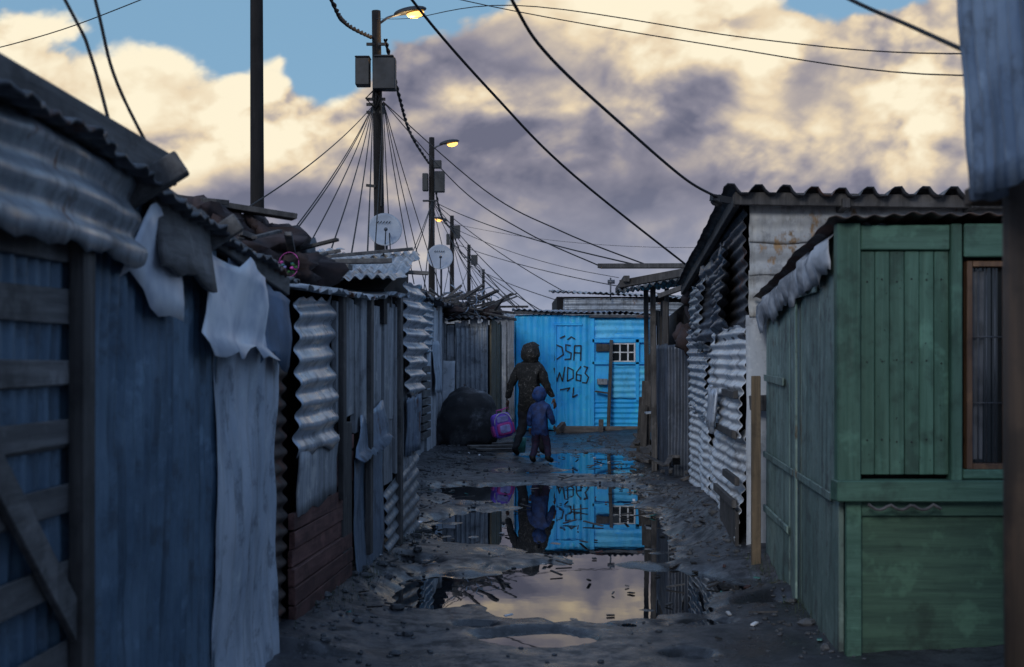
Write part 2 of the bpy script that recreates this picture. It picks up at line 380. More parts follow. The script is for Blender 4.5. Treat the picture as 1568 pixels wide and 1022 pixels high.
for i,(x0,x1) in enumerate([(-3.2,-2.35),(-2.4,-1.62),(-1.68,-.88)]):
    m=MB(); m.quad((x0-.02,9.95+U(-.2,.1),2.22+i*.01),(x1,9.95+U(-.2,.1),2.20+i*.01),(x1+.03,12.25,2.60+U(-.02,.02)),(x0,12.25,2.60+U(-.02,.02)),corr='v',pitch=.085,amp=.017,warp=.04,rag=.04)
    m.obj('upper_roof_sheet_%d'%i,M['greyz' if i!=1 else 'silver'],B,True,solid=.004)
m=MB(); m.prism([(-3.2,10.2),(-1.0,10.2),(-.96,12.1),(-3.2,12.1)],1.9,[2.17,2.17,2.5,2.5]); m.obj('attic',M['dark'],B)
m=MB(); m.beam((-1.15,9.3,2.28),(-2.5,9.6,2.36),.1,.04); m.beam((-2.2,9.8,2.34),(-1.0,10.6,2.42),.12,.04); m.beam((-1.6,11.2,2.5),(-.95,11.9,2.62),.15,.03)
for i in range(8):
    a=V((U(-2.0,-1.1),U(9.6,11.5),U(2.3,2.5))); m.beam(a,a+V((U(-.5,.5),U(-.4,.4),U(-.03,.08))),U(.04,.12),.03)
m.obj('roof_planks',M['woodgx'],B,bevel=.004)
J=group('roof_scrap_heap',(-1.7,8.3,2.2)); m=MB()
for c,r in [((-1.75,8.2,2.30),(.35,.5,.2)),((-1.5,8.6,2.25),(.28,.4,.16)),((-1.95,8.0,2.42),(.22,.3,.14)),((-1.45,8.1,2.18),(.2,.3,.12)),((-1.62,8.4,2.42),(.16,.25,.10))]:
    m.ball(c,r,.9,28,18,seed=R()*30)
m.obj('cloth_bundles',M['browncloth'],J,True)
m=MB(); m.beam((-2.1,8.0,2.62),(-1.38,8.3,2.53),.14,.035); m.beam((-2.2,8.3,2.66),(-1.75,7.9,2.58),.1,.03)
for i in range(22):
    a=V((U(-2.1,-1.35),U(7.7,9),U(2.2,2.5))); m.beam(a,a+V((U(-.4,.4),U(-.4,.4),U(-.1,.15))),U(.02,.06),U(.015,.04))
m.obj('planks',M['woodgd'],J,bevel=.003)
m=MB(); m.quad((-1.62,8.0,2.28),(-1.25,8.3,2.22),(-1.3,8.6,2.42),(-1.75,8.5,2.45),corr='v',pitch=.08,amp=.012,warp=.04,rag=.04); m.obj('loose_sheet',M['darkz'],J,True,solid=.003)
m=MB()
cols=[M['pink'],M['teal'],M['white'],M['lilac'],plain('leaf_green',(.05,.16,.04),.7)]
for i in range(40):
    m.ball((U(-1.5,-1.30),U(7.6,7.9),U(2.13,2.21)),(.012,.012,.009),.5,6,4,seed=i,mi=random.choice([0,1,2,3,4,4,4]))
m.obj('plastic_flowers',cols,J,True)
m=MB(); m.tube([V((-1.30+.06*math.cos(a*.3),7.6+.03*math.sin(a*.3),2.18+.075*math.sin(a*.3))) for a in range(22)],.002,6); m.obj('pink_hoop',M['pink'],J,True)
# ------------------------------------------------------------------ SHACK C
FC=wy(-2.4,.044,1)
C=group('pale_board_shack',(-2.5,19,0))
m=MB(); m.prism([(-5,13),(-1.9,13),(-1.38,24.3),(-5,24.3)],0,[2.6,2.6,2.4,2.4]); m.obj('body',M['dark'],C)
m=MB(); mw=MB(); u=13.0
while u<24.2:
    wd=U(.3,.8); tgt=m if R()<.35 else mw
    tgt.box(FC,u,u+wd-.02,.03,2.55+U(-.12,.15),0,.03+U(0,.05),.02,lean=U(-.05,.05)); u+=wd
m.obj('boards',M['woodg'],C,bevel=.003); mw.obj('white_boards',M['whitef'],C,bevel=.003)
m=MB()
for i in range(9): m.box(FC,20.2,21.3,.35+i*.13,.45+i*.13,.05,.14,.01)
m.obj('stacked_planks',M['woodgy'],C,bevel=.004)
sheetobj('wavy_sheet',M['silver'],C,FC,20.0,21.6,1.7,2.5,.13,corr='h',pitch=.11,amp=.025,warp=.04,rag=.04)
sheetobj('leaning_sheet',M['lightA'],C,FC,22.0,23.1,1.0,1.9,.12,warp=.04,rag=.05)
m=MB(); m.quad((-1.55,12.9,2.62),(-1.1,24.3,2.55),(-5,24.3,2.8),(-5,12.9,2.9),corr='v',pitch=.12,amp=.02,warp=.05,rag=.05); m.obj('roof',M['darkz'],C,True,solid=.005)
# ------------------------------------------------------------------ SHACK D
FD=wx(24.45,.0)
D=group('plank_shack',(-1,26,0))
m=MB(); m.prism([(-2.6,24.55),(-.48,24.55),(-.34,28.5),(-2.6,28.5)],0,[2.25]*4); m.obj('body',M['dark'],D)
m=MB(); u=-1.6
while u<-.45:
    wd=U(.09,.17); m.box(FD,u,min(u+wd-.01,-.41),.0,2.32+U(-.1,.06),0,.03+U(0,.02),.008,lean=U(-.015,.015)); u+=wd
m.obj('front_planks',M['woodg'],D,bevel=.003)
sheetobj('grey_door_sheet',M['greyz'],D,FD,-1.05,-.45,.5,2.2,.07,corr='v',pitch=.09,amp=.012)
FDs=wy(-1.36,.0385,1)
m=MB(); u=24.45
while u<28.4: wd=U(.15,.3); m.box(FDs,u,u+wd-.012,0,2.35+U(-.06,.05),0,.03+U(0,.02),.01); u+=wd
m.obj('side_planks',wood('yellow_brown_plank',(.15,.12,.08),(.26,.22,.14),'z'),D,bevel=.003)
m=MB(); m.quad((-1.9,24.2,2.36),(-.25,24.15,2.34),(-.1,28.7,2.6),(-1.9,28.7,2.6),corr='v',pitch=.12,amp=.02,warp=.04,rag=.05); m.obj('roof',M['darkz'],D,True,solid=.005)
m=MB()
for i in range(110):
    a=V((U(-2.0,-.3),U(24.2,26.5),U(2.42,2.78))); L=U(.3,1.1); an=U(-.8,.8)
    m.beam(a,a+V((math.cos(an)*L*random.choice([-1,1])*.7,math.sin(an)*L,U(-.15,.25))),U(.02,.08),U(.015,.05))
m.obj('roof_timber',M['woodgd'],D,bevel=.003)
m=MB()
for i in range(14):
    c=V((U(-1.6,-.3),U(24.2,25.5),U(2.5,2.85))); r=U(.12,.3); ph=U(0,6)
    m.tube([c+V((r*math.cos(q*.35+ph),.1*math.sin(q*.5),r*.8*math.sin(q*.35+ph))) for q in range(int(U(8,17)))],.011,6)
m.obj('coiled_pipe',M['bluez'],D,True)
m=MB()
for i in range(10): m.ball((U(-1.9,-.3),U(24.3,26),2.5),(U(.1,.22),.2,U(.07,.16)),.6,12,8,seed=i*3)
m.obj('rubbish',M['browncloth'],D,True)
m=MB(); m.quad((-1.38,24.1,.42),(-1.08,24.05,.42),(-1.06,24.28,1.56),(-1.36,24.3,1.56),warp=.01); m.obj('leaning_white_board',M['whitef'],None,True,solid=.02)
rk=MB(); rk.ball((-.82,23.5,.42),(.60,.46,.66),.16,48,32,seed=9,fn=lambda p,d:V((p.x*(1-.12*d.z)+.08*d.z,p.y,p.z if p.z>-.35 else -.35+(p.z+.35)*.3))); rk.obj('boulder',M['rock'],None,True)
m=MB(); m.beam((-.75,22.4,.09),(.1,22.7,.08),.16,.05); m.beam((-.6,22.0,.07),(.06,22.15,.06),.12,.04); m.beam((-.3,22.9,.1),(.15,23.6,.09),.14,.05); m.obj('loose_planks',M['woodgx'],None,bevel=.005)
X=group('rear_shack',(-.3,34,0)); FX=wx(33)
m=MB(); m.prism([(-3,33.1),(1.0,33.1),(1.0,38),(-3,38)],0,[2.5]*4); m.obj('body',M['dark'],X)
m=MB(); u=-3.0
while u<1.0: wd=U(.3,.7); m.box(FX,u,u+wd-.02,0,2.55+U(-.2,.2),0,.05,.02); u+=wd
m.obj('boards',M['woodg'],X)
m=MB(); m.quad((-3.1,32.8,2.6),(1.1,32.8,2.65),(1.1,38,2.9),(-3.1,38,2.85),corr='v',pitch=.15,amp=.02,warp=.05,rag=.05); m.obj('roof',M['greyz'],X,True,solid=.005)
for k,(x0,x1,y0,h,mm) in enumerate([(-9,-4,36,2.9,'greyz'),(-10,-4.5,46,3.0,'darkz'),(-4.5,1.5,47,2.9,'bluez'),(3.5,9,40,3.0,'greyz'),(-3.5,4,60,3.1,'silver'),(-12,-5,62,3.2,'rustz'),(5,14,58,3.0,'darkz')]):
    S=group('distant_shack',((x0+x1)/2,y0+2,0)); F=wx(y0)
    m=MB(); m.prism([(x0,y0+.1),(x1,y0+.1),(x1,y0+5),(x0,y0+5)],0,[h-.2]*4); m.obj('body',M['dark'],S)
    sheetobj('front_wall',M[mm],S,F,x0,x1,0,h-.1,.02,corr='v',pitch=.2,amp=.02)
    m=MB(); m.quad((x0-.2,y0-.3,h-.1),(x1+.2,y0-.3,h-.05),(x1+.2,y0+5.2,h+.2),(x0-.2,y0+5.2,h+.2),corr='v',pitch=.2,amp=.025,warp=.04); m.obj('roof',M['greyz'],S,True,solid=.005)
# ------------------------------------------------------------------ BLUE SHACK E
E=group('bright_blue_shack',(1.6,30,0)); FE=wx(28.0); FE2=wx(27.75)
m=MB(); m.prism([(.12,28.1),(3.4,28.1),(3.4,31.5),(.12,31.5)],0,[2.45]*4); m.obj('body',M['dark'],E)
for a,b_ in ((.08,.62),(.60,1.15),(1.13,1.68)):
    sheetobj('vertical_sheet',M['blueE'],E,FE,a,b_,.06,2.54+U(-.02,.04),.03+R()*.02,corr='v',pitch=.135,amp=.007,warp=.02,rag=.01)
m=MB(); m.quad((.07,28.0,.05),(.07,31.5,.05),(.07,31.5,2.5),(.07,28.0,2.5),corr='v',pitch=.12,amp=.01); m.obj('side_wall',M['blueE'],E,True,solid=.003)
sheetobj('right_flat',M['blueE'],E,FE2,1.66,3.2,.35,2.46,.02,warp=.02)
sheetobj('right_upper_sheet',M['blueE2'],E,FE2,1.72,2.9,2.0,2.42,.05,corr='h',pitch=.16,amp=.012,warp=.03,rag=.02)
sheetobj('right_lower_sheet',M['blueE2'],E,FE2,2.12,3.0,.75,1.45,.06,corr='h',pitch=.13,amp=.012,warp=.02,rag=.02)
sheetobj('right_base_sheet',M['blueE'],E,FE2,1.68,3.15,.1,.72,.04,corr='h',pitch=.11,amp=.015,warp=.02)
m=MB()
m.box(FE2,1.66,1.74,.1,2.45,.05,.10); m.box(FE2,1.7,3.05,1.93,2.0,.06,.1); m.box(FE2,1.7,2.9,1.47,1.52,.06,.1);m.box(FE2,2.62,2.69,.7,2.0,.06,.1)
m.box(FE,.9,1.5,2.3,2.34,.05,.08); m.box(FE,.92,.95,.2,2.3,.05,.07)
m.obj('blue_battens',M['blueE'],E,bevel=.003)
m=MB(); m.box(FE2,2.12,2.60,1.53,1.91,.06,.075,0); m.obj('window_glass',M['glass'],E)
m=MB()
for x in (2.10,2.27,2.44,2.58): m.box(FE2,x,x+.03,1.52,1.92,.08,.11,0)
for z in (1.52,1.71,1.89): m.box(FE2,2.10,2.61,z,z+.025,.082,.105,0)
m.obj('window_frame',M['white'],E)
m=MB(); m.box(FE2,1.78,2.06,1.74,1.90,.07,.09); m.obj('window_board',M['woodgd'],E)
m=MB(); m.box(FE,.05,1.75,2.54,2.60,-.1,.14); m.box(FE2,1.64,3.3,2.46,2.51,-.1,.16); m.obj('roof_edge',M['darkz'],E)
m=MB(); m.quad((0,27.8,2.63),(3.4,27.6,2.52),(3.4,31.7,2.7),(0,31.7,2.75),corr='v',pitch=.12,amp=.015,warp=.03); m.obj('roof',M['bluez'],E,True,solid=.004)
m=MB(); m.beam((2.02,27.45,.02),(2.10,27.6,1.98),.07,.07); m.beam((1.76,27.6,.9),(2.04,27.5,.86),.10,.03);m.obj('leaning_posts',M['woodgd'],E,bevel=.004)
m=MB(); m.beam((.98,27.5,.1),(2.85,27.35,.1),.14,.14); m.beam((.95,27.3,.07),(1.1,27.5,.2),.1,.15); m.beam((1.85,27.2,.03),(1.86,27.25,.32),.1,.08);m.obj('base_timber',M['woodgx'],E,bevel=.008)
m=MB(); m.box(FE2,1.80,2.02,1.04,1.16,.1,.2); m.obj('small_box',M['greyz'],E,bevel=.01)
strokes={'D':[[(0,0),(.02,.32),(.14,.27),(.17,.12),(.0,0)]],
'S':[[(.32,.3),(.22,.32),(.22,.2),(.33,.15),(.32,.03),(.2,.02)]],
'A':[[(.38,0),(.4,.3),(.53,.3),(.52,.0)],[(.38,.16),(.53,.15)]],
'W':[[(-.02,-.15),(.04,-.42),(.09,-.25),(.15,-.42),(.2,-.14)]],
'd':[[(.25,-.42),(.26,-.14),(.37,-.2),(.37,-.36),(.25,-.42)]],
'6':[[(.53,-.12),(.44,-.24),(.43,-.4),(.52,-.42),(.53,-.3),(.44,-.29)]],
'3':[[(.58,-.12),(.66,-.14),(.61,-.26),(.68,-.34),(.64,-.46),(.56,-.45)]],
'u':[[(.1,-.6),(.3,-.56),(.25,-.62)],[(.38,-.55),(.36,-.75),(.45,-.7)]],'t':[[(.1,.45),(.2,.5)],[(.25,.42),(.33,.48),(.4,.44)]]}
m=MB()
for k,ss in strokes.items():
    for s_ in ss:
        for (a,b_) in zip(s_[:-1],s_[1:]):
            pa=V((.92+a[0]*1.05,27.935,1.55+a[1]*1.05)); pb=V((.92+b_[0]*1.05,27.935,1.55+b_[1]*1.05))
            m.beam(pa,pb+(pb-pa).normalized()*.01,.006,.026,up=V((0,-1,0)).cross((pb-pa).normalized()))
m.obj('graffiti',M['black'],E)
S=group('grey_zinc_shack',(3,33,0)); FS=wx(32.0)
m=MB(); m.prism([(1.1,32.1),(5,32.1),(5,36),(1.1,36)],0,[3.1]*4); m.obj('body',M['dark'],S)
sheetobj('upper_sheet',M['greyz'],S,FS,1.25,3.3,2.2,3.05,.03,corr='h',pitch=.14,amp=.012,warp=.02,tl=.0)
sheetobj('lower_sheet',M['greyz'],S,FS,1.2,5,0,2.4,.01,corr='v',pitch=.14,amp=.012)
sheetobj('right_sheet',M['greyz'],S,FS,3.2,5,2.2,2.95,.05,corr='h',pitch=.14,amp=.02)
m=MB(); m.quad((1.0,31.7,3.22),(5.1,31.7,3.02),(5.1,36,3.3),(1.0,36,3.4),corr='v',pitch=.14,amp=.02,warp=.03); m.obj('roof',M['greyz'],S,True,solid=.005)
m=MB(); m.tube([(2.4,31.8,3.0),(2.4,31.8,3.55)],.02,6); m.tube([(2.33,31.8,3.45),(2.5,31.8,3.45)],.05,8); m.obj('roof_vent',M['darkz'],S,True)
# ------------------------------------------------------------------ RIGHT: SHACK F
FF=wy(1.308,.055,-1); FFf=wx(10.4)
Fg=group('white_corrugated_shack',(4,13,0))
m=MB(); m.prism([(1.96,10.48),(6.5,10.48),(6.5,15.7),(2.24,15.7)],0,[2.75,2.75,2.35,2.35]); m.obj('body',M['dark'],Fg)
sheetobj('side_sheet_low',M['whitez'],Fg,FF,10.42,13.1,.12,1.02,.04,corr='h',pitch=.088,amp=.015,warp=.05,rag=.03)
sheetobj('side_sheet_low_far',M['whitez'],Fg,FF,13.0,15.8,.1,1.06,.03,corr='h',pitch=.088,amp=.015,warp=.05,rag=.03)
sheetobj('side_sheet_mid',M['whitez'],Fg,FF,10.42,13.4,.98,1.9,.06,corr='h',pitch=.088,amp=.015,warp=.06,rag=.03)
sheetobj('side_sheet_mid_far',M['silver'],Fg,FF,13.3,15.8,1.0,1.95,.05,corr='h',pitch=.088,amp=.015,warp=.05,rag=.03)
sheetobj('upper_dark_sheet',M['darkz'],Fg,FF,10.42,15.8,1.75,2.9,.03,tr=-.35,corr='h',pitch=.1,amp=.016,warp=.03)
sheetobj('torn_sheet',M['darkbz'],Fg,FF,11.0,13.3,1.92,2.62,.12,br=-.18,tr=-.12,corr='h',pitch=.1,amp=.02,warp=.09,rag=.09,curl=.06)
sheetobj('torn_sheet_far',M['greyz'],Fg,FF,13.0,15.2,1.7,2.45,.09,tr=-.1,corr='h',pitch=.1,amp=.02,warp=.08,rag=.08,curl=.06)
sheetobj('bent_patch',M['silver'],Fg,FF,11.6,12.3,1.0,1.35,.13,corr='v',pitch=.08,amp=.02,warp=.06,rag=.05)
for i,(z0,z1) in enumerate([(1.95,2.32),(2.28,2.58),(2.54,2.86)]):
    sheetobj('front_upper_sheet_%d'%i,M['yellowz'],Fg,FFf,1.88,5.5,z0,z1,.03+.012*i,corr='h',pitch=.16,amp=.012,warp=.02,rag=.01)
sheetobj('front_white_sheet',M['whitef'],Fg,FFf,1.86,3.2,.05,1.97,.025,corr='v',pitch=.3,amp=.004,warp=.015)
m=MB(); m.quad((1.64,10.1,2.95),(6.6,10.1,2.88),(6.6,16.1,2.42),(2.0,16.1,2.50),corr='v',pitch=.215,amp=.032,ibr=True,warp=.02,rag=.012); m.obj('roof',M['darkz'],Fg,True,solid=.006)
m=MB(); m.beam((1.74,10.22,2.88),(6.6,10.22,2.81),.05,.10); m.beam((1.76,10.25,2.87),(2.08,15.9,2.44),.05,.1)
for x in (2.6,3.6,4.6): m.beam((x,10.15,2.84),(x,10.6,2.8),.06,.08)
m.obj('eave_beams',M['woodgd'],Fg,bevel=.005)
m=MB(); m.box(wx(9.85),1.80,1.87,.05,1.50,0,.05,.004); m.obj('corner_post',wood('tan_post',(.12,.09,.06),(.22,.16,.10),'z'),Fg,bevel=.004)
m=MB()
for z,a,b_ in ((1.30,10.4,11.3),(.98,10.5,11.8),(.62,10.3,11.2),(.42,10.5,12.0)): m.box(FF,a,b_,z,z+.07,.08,.12,.01)
m.box(wx(10.25),1.86,2.0,1.22,1.34,0,.06)
m.box(FF,10.42,11.6,.05,.4,.07,.10,.02)
m.obj('side_battens',M['woodgd'],Fg,bevel=.004)
m=MB(); m.beam((1.55,10.15,2.88),(1.70,10.2,2.86),.06,.05); m.ball((1.6,10.18,2.86),(.05,.05,.045),.3,10,8); m.obj('cable_bracket',M['black'],Fg)
# ------------------------------------------------------------------ SHACK G
G=group('dark_porch_shack',(3,21,0)); FG=wy(.52,.09,-1)
m=MB(); m.prism([(2.32,17.6),(5.5,17.6),(5.5,27),(3.1,27)],0,[2.35]*4); m.obj('body',M['dark'],G)
m=MB(); u=17.5
while u<27.2:
    wd=U(.25,.6); m.box(FG,u,u+wd-.03,U(0,.1),U(2.0,2.45),0,.03+U(0,.1),.02,lean=U(-.08,.08)); u+=wd
m.obj('side_boards',M['woodgd'],G,bevel=.004)
m=MB(); m.quad((2.02,17.0,.03),(2.36,16.85,.03),(2.36,16.85,1.8),(2.02,17.0,1.8),corr='v',pitch=.085,amp=.014); m.obj('zinc_screen',M['darkbz'],G,True,solid=.003)
m=MB(); m.quad((2.02,17.0,.03),(2.06,18.6,.03),(2.06,18.6,1.8),(2.02,17.0,1.8),corr='v',pitch=.085,amp=.012); m.obj('zinc_screen_side',M['darkbz'],G,True,solid=.003)
m=MB(); m.quad((1.42,17.4,2.52),(2.5,16.4,2.70),(2.6,21.5,2.78),(1.75,21.5,2.72),corr='v',pitch=.12,amp=.02,warp=.04,rag=.05); m.obj('porch_roof',M['darkz'],G,True,solid=.006)
m=MB(); m.beam((1.15,17.2,2.83),(2.40,16.7,2.80),.16,.06); m.beam((1.5,17.1,2.66),(1.7,21,2.7),.08,.08)
m.beam((1.45,17.3,2.60),(2.5,16.5,2.76),.1,.1); m.beam((1.9,16.9,2.42),(2.45,16.6,2.62),.08,.06)
m.beam((1.95,17.9,0),(1.93,17.9,2.6),.07,.07); m.beam((2.16,18.4,0),(2.18,18.4,2.6),.06,.06); m.beam((2.1,20.2,0),(2.07,20.2,2.7),.07,.07)
for i in range(16):
    a=V((U(1.98,2.3),U(17.4,22),0.03)); m.beam(a,a+V((U(.0,.25),U(-.3,.3),U(.6,1.7))),U(.03,.14),.03)
m.obj('porch_timber',M['woodgd'],G,bevel=.004)
m=MB(); m.box(FG,18.6,19.5,1.0,1.5,.12,.16,.02); m.box(FG,20.6,21.6,.8,1.3,.12,.16,.02); m.beam((1.93,18.9,.82),(2.25,18.9,.86),.25,.025); m.box(FG,19,20,1.7,2.1,.12,.15,.02); m.obj('patch_boards',M['lightA'],G,bevel=.003)
m=MB()
for i in range(34):
    a=V((U(1.85,2.25),U(15.9,21),U(.08,.28))); m.beam(a,a+V((U(-.25,.25),U(-.5,.5),U(-.04,.15))),U(.04,.12),U(.02,.05))
m.obj('timber_heap',M['woodgd'],None,bevel=.004)
m=MB()
for i in range(7): m.ball((U(2.15,2.35),16.3+U(-.4,.4),1.7+U(0,.9)),(.12,.15,.14),.6,12,8,seed=i)
m.obj('hanging_rubbish',M['browncloth'],G,True)
# ------------------------------------------------------------------ GREEN SHACK H
H=group('green_wooden_shack',(3,8.5,0)); FH=wx(7.0); FHs=wy(1.283,.071,-1)
m=MB(); m.prism([(1.87,7.06),(5.0,7.06),(5.0,10.1),(2.06,10.1)],0,[2.28,2.28,1.98,1.98]); m.obj('body',M['dark'],H)
m=MB(); u=7.0
for wd in (.62,.7,.55,.6,.66):
    zt=2.30-(u-7)*.075
    m.hexa([FHs(u,0,.0),FHs(u+wd-.015,0,.0),FHs(u+wd-.015,0,.025+U(0,.02)),FHs(u,0,.03),FHs(u,zt,.0),FHs(u+wd-.015,zt-.05,.0),FHs(u+wd-.015,zt-.05,.03),FHs(u,zt,.03)]); u+=wd
m.obj('side_boards',M['greens'],H,bevel=.004)
m=MB()
for z,a,b_ in ((2.02,7.6,9.9),(1.45,9.0,10.05),(.86,7.1,10.1),(.45,8.8,10.1)): m.box(FHs,a,b_,z,z+.05,.045,.06,.012)
m.box(FHs,8.35,8.40,.1,2.1,.05,.065)
m.obj('side_battens',M['greens'],H,bevel=.003)
m=MB(); x=1.845
while x<2.30:
    m.box(FH,x,x+.0755,1.02,2.205,.06,.083+U(-.002,.002),.001); x+=.0785
m.obj('shutter_planks',M['green'],H,bevel=.004)
m=MB()
for k in range(6):
    for z in (1.2,1.62,2.05): m.ball(FH(1.88+.0785*k,z+U(-.01,.01),.086),(.005,.003,.005),0,6,4)
for i in range(26): m.ball(FH(U(1.85,2.3),U(1.05,2.2),.086),(.003,.002,.003),0,6,4)
m.obj('nails',M['black'],H)
m=MB(); m.box(FH,1.715,1.84,.98,2.35,.04,.115,.002); m.box(FH,2.315,2.375,.98,2.345,.03,.12,.002);m.box(FH,2.64,2.80,.5,2.345,.03,.11,.002); m.obj('front_posts',M['green'],H,bevel=.006)
m=MB(); m.box(FH,1.843,2.312,2.21,2.34,.04,.105,.002); m.box(FH,2.378,2.80,2.17,2.345,.115,.135,.002); m.box(FH,1.70,2.85,.885,.995,.03,.17,.003); m.box(FH,2.378,2.64,.998,1.05,.03,.12,.002)
m.obj('front_rails',M['greenh'],H,bevel=.006)
m=MB(); m.box(FH,1.80,2.9,-.05,.885,.02,.045,.002); m.obj('plywood_panel',M['ply'],H,bevel=.003)
m=MB(); m.box(FH,1.77,1.85,-.05,.88,.045,.09,.003); m.box(FH,1.852,2.8,.80,.88,.05,.075,.002); m.obj('lower_trim',M['greenh'],H,bevel=.004)
m=MB(); m.box(FH,2.40,2.43,1.05,2.15,.05,.11,.001); m.box(FH,2.605,2.635,1.05,2.15,.05,.11,.001); m.box(FH,2.432,2.603,1.05,1.08,.05,.11,0); m.box(FH,2.432,2.603,2.12,2.15,.05,.11,0); m.obj('window_frame',M['frame'],H,bevel=.003)
m=MB(); m.box(FH,2.43,2.605,1.08,2.12,.04,.05,0); m.obj('window_glass',M['glass'],H)
m=MB()
for x in (2.47,2.515,2.56): m.tube([FH(x,1.08,.075),FH(x,2.12,.075)],.004,6)
for z in (1.4,1.75): m.tube([FH(2.43,z,.08),FH(2.605,z,.08)],.004,6)
m.obj('window_bars',M['steel'],H,True)
m=MB(); m.quad(FH(2.44,1.1,.055),FH(2.50,1.1,.055),FH(2.51,2.1,.055),FH(2.44,2.1,.055),corr='v',pitch=.025,amp=.003,warp=0,rag=.0); m.obj('curtain',plain('grey_curtain',(.10,.11,.13),.9),H,True)
m=MB(); m.quad((1.66,6.8,2.385),(5.2,6.8,2.40),(5.2,10.3,2.1),(1.9,10.3,2.1),corr='v',pitch=.1,amp=.008,warp=.02,rag=.02); m.obj('roof',M['rustz'],H,True,solid=.005)
m=MB(); nU=70; prof=[(-.22,.06),(-.08,.075),(.02,.04),(.09,-.02),(.1,-.09),(.085,-.15),(.07,-.20)]
for i in range(nU+1):
    u=7.02+3.15*i/nU; zt=2.30-(u-7)*.075
    for (o,dz) in prof:
        q=nz(u*3,dz*4,2); m.v.append(FHs(u,zt+dz*(1+.8*nz(u*2.2,3)+.3*nz(u*9,7))+.02*q,o+.05*nz(u*8,dz*5,4)))
n_=len(prof)
for i in range(nU):
    for j in range(n_-1): m.f.append((i*n_+j,i*n_+j+1,(i+1)*n_+j+1,(i+1)*n_+j)); m.mi.append(0)
m.obj('roof_tarp',M['tarp'],H,True,solid=.004)
m=MB(); m.tube([FH(1.86+.02*i,.875-.03*abs(math.sin(i*.55)),.18) for i in range(20)],.009,6); m.obj('rope',M['woodgd'],H,True)
# ------------------------------------------------------------------ near right shack
I=group('near_zinc_shack',(2.2,2.2,0))
m=MB(); m.prism([(1.46,.6),(3.5,.6),(3.5,3.45),(1.46,3.45)],0,[2.3]*4); m.obj('body',M['dark'],I)
m=MB(); m.tube([(1.40,3.55,0),(1.39,3.55,1.2),(1.385,3.55,2.12)],.055,12,.05); m.obj('corner_post',M['brown'],I,True)
m=MB(); m.quad((1.43,3.5,0),(3.4,3.5,0),(3.4,3.5,2.1),(1.43,3.5,2.1),corr='v',pitch=.1,amp=.01); m.obj('end_wall',M['rustz'],I,True,solid=.004)
m=MB(); m.quad((1.42,.6,0),(1.42,3.5,0),(1.42,3.5,2.1),(1.42,.6,2.1),corr='v',pitch=.1,amp=.01); m.obj('side_wall',M['rustz'],I,True,solid=.004)
m=MB(); m.quad((1.245,3.55,2.08),(3.4,3.55,2.10),(3.4,3.58,3.2),(1.20,3.58,3.2),corr='v',pitch=.075,amp=.012,warp=.02,rag=.015); m.obj('upper_zinc_sheet',M['bluez'],I,True,solid=.004)
m=MB(); m.quad((1.245,3.53,2.08),(1.245,.6,2.08),(1.20,.6,3.2),(1.20,3.55,3.2),corr='v',pitch=.075,amp=.009,warp=.02); m.obj('upper_side_sheet',M['bluez'],I,True,solid=.004)
m=MB(); m.beam((1.26,3.62,2.09),(3.4,3.62,2.09),.05,.05); m.obj('bottom_beam',M['brown'],I,bevel=.005)
# ------------------------------------------------------------------ poles
def pole(name,x,y,h,r,lean=(0,0)):
    g=group(name,(x,y,0)); m=MB(); m.tube([(x+lean[0]*(1-k/8)*1.0,y,h*k/8) for k in range(9)],r*1.15,14,r*.85); m.obj('post',M['pole'],g,True); return g
def lamp(g,x,y,z,L,s=1,sign=1):
    m=MB(); m.tube([(x,y,z),(x+sign*L*.4,y,z+.12*s),(x+sign*L,y,z+.2*s)],.025*s,8); m.obj('arm',M['steel'],g,True)
    hx=x+sign*(L+.18*s); rot=Matrix.Rotation(-sign*.18,3,'Y')
    m=MB(); m.ball((hx,y,z+.24*s),(.32*s,.13*s,.09*s),0,20,12,rot=rot,fn=lambda p,d:V((p.x,p.y,max(p.z,-.02*s)))); m.obj('head',M['box'],g,True)
    m=MB(); m.ball((hx+sign*.10*s,y,z+.21*s),(.17*s,.11*s,.10*s),0,16,10,rot=rot,fn=lambda p,d:V((p.x,p.y,min(p.z,.0)))); m.obj('lit_lens',M['lamp'],g,True)
    return V((hx,y,z+.05*s))
P1=pole('street_lamp',-2.60,25,8.25,.10,(.12,0))
lp=lamp(P1,-2.55,25,8.0,.42)
F1=wx(25)
m=MB(); m.box(F1,-2.97,-2.70,6.78,7.30,.0,.28,.0); m.box(F1,-2.63,-2.20,6.68,7.28,.11,.40,.0); m.box(F1,-2.60,-2.23,7.28,7.32,.08,.42,0); m.box(F1,-2.98,-2.69,7.30,7.33,-.02,.30,0)
m.obj('junction_boxes',M['box'],P1,bevel=.02)
m=MB()
for z in (6.45,6.3,6.55,7.6): m.beam((-2.78,24.95,z),(-2.42,24.95,z),.06,.05)
m.beam((-2.78,24.9,4.9),(-2.6,24.9,4.88),.05,.05); m.tube([(-2.5,24.9,6.7),(-2.46,24.9,5.6),(-2.5,24.9,4.5)],.02,6)
m.obj('brackets',M['black'],P1)
m=MB()
for i in range(6): m.tube([(-2.62+U(-.05,.05),24.88,6.75),(-2.7+U(-.1,.25),24.85,6.55),(-2.6,24.88,6.35)],.012,6)
m.obj('cable_loops',M['wire'],P1,True)
P2=pole('street_lamp',-2.52,41,8.5,.10); lamp(P2,-2.5,41,8.1,.35)
m=MB(); F2=wx(41); m.box(F2,-2.80,-2.62,6.8,7.35,0,.25,0); m.box(F2,-2.42,-2.1,6.75,7.4,.1,.35,0); m.beam((-2.8,40.9,6.5),(-2.3,40.9,6.5),.06,.06); m.box(F2,-2.44,-2.2,7.5,7.75,.1,.3,0); m.obj('junction_boxes',M['box'],P2,bevel=.02)
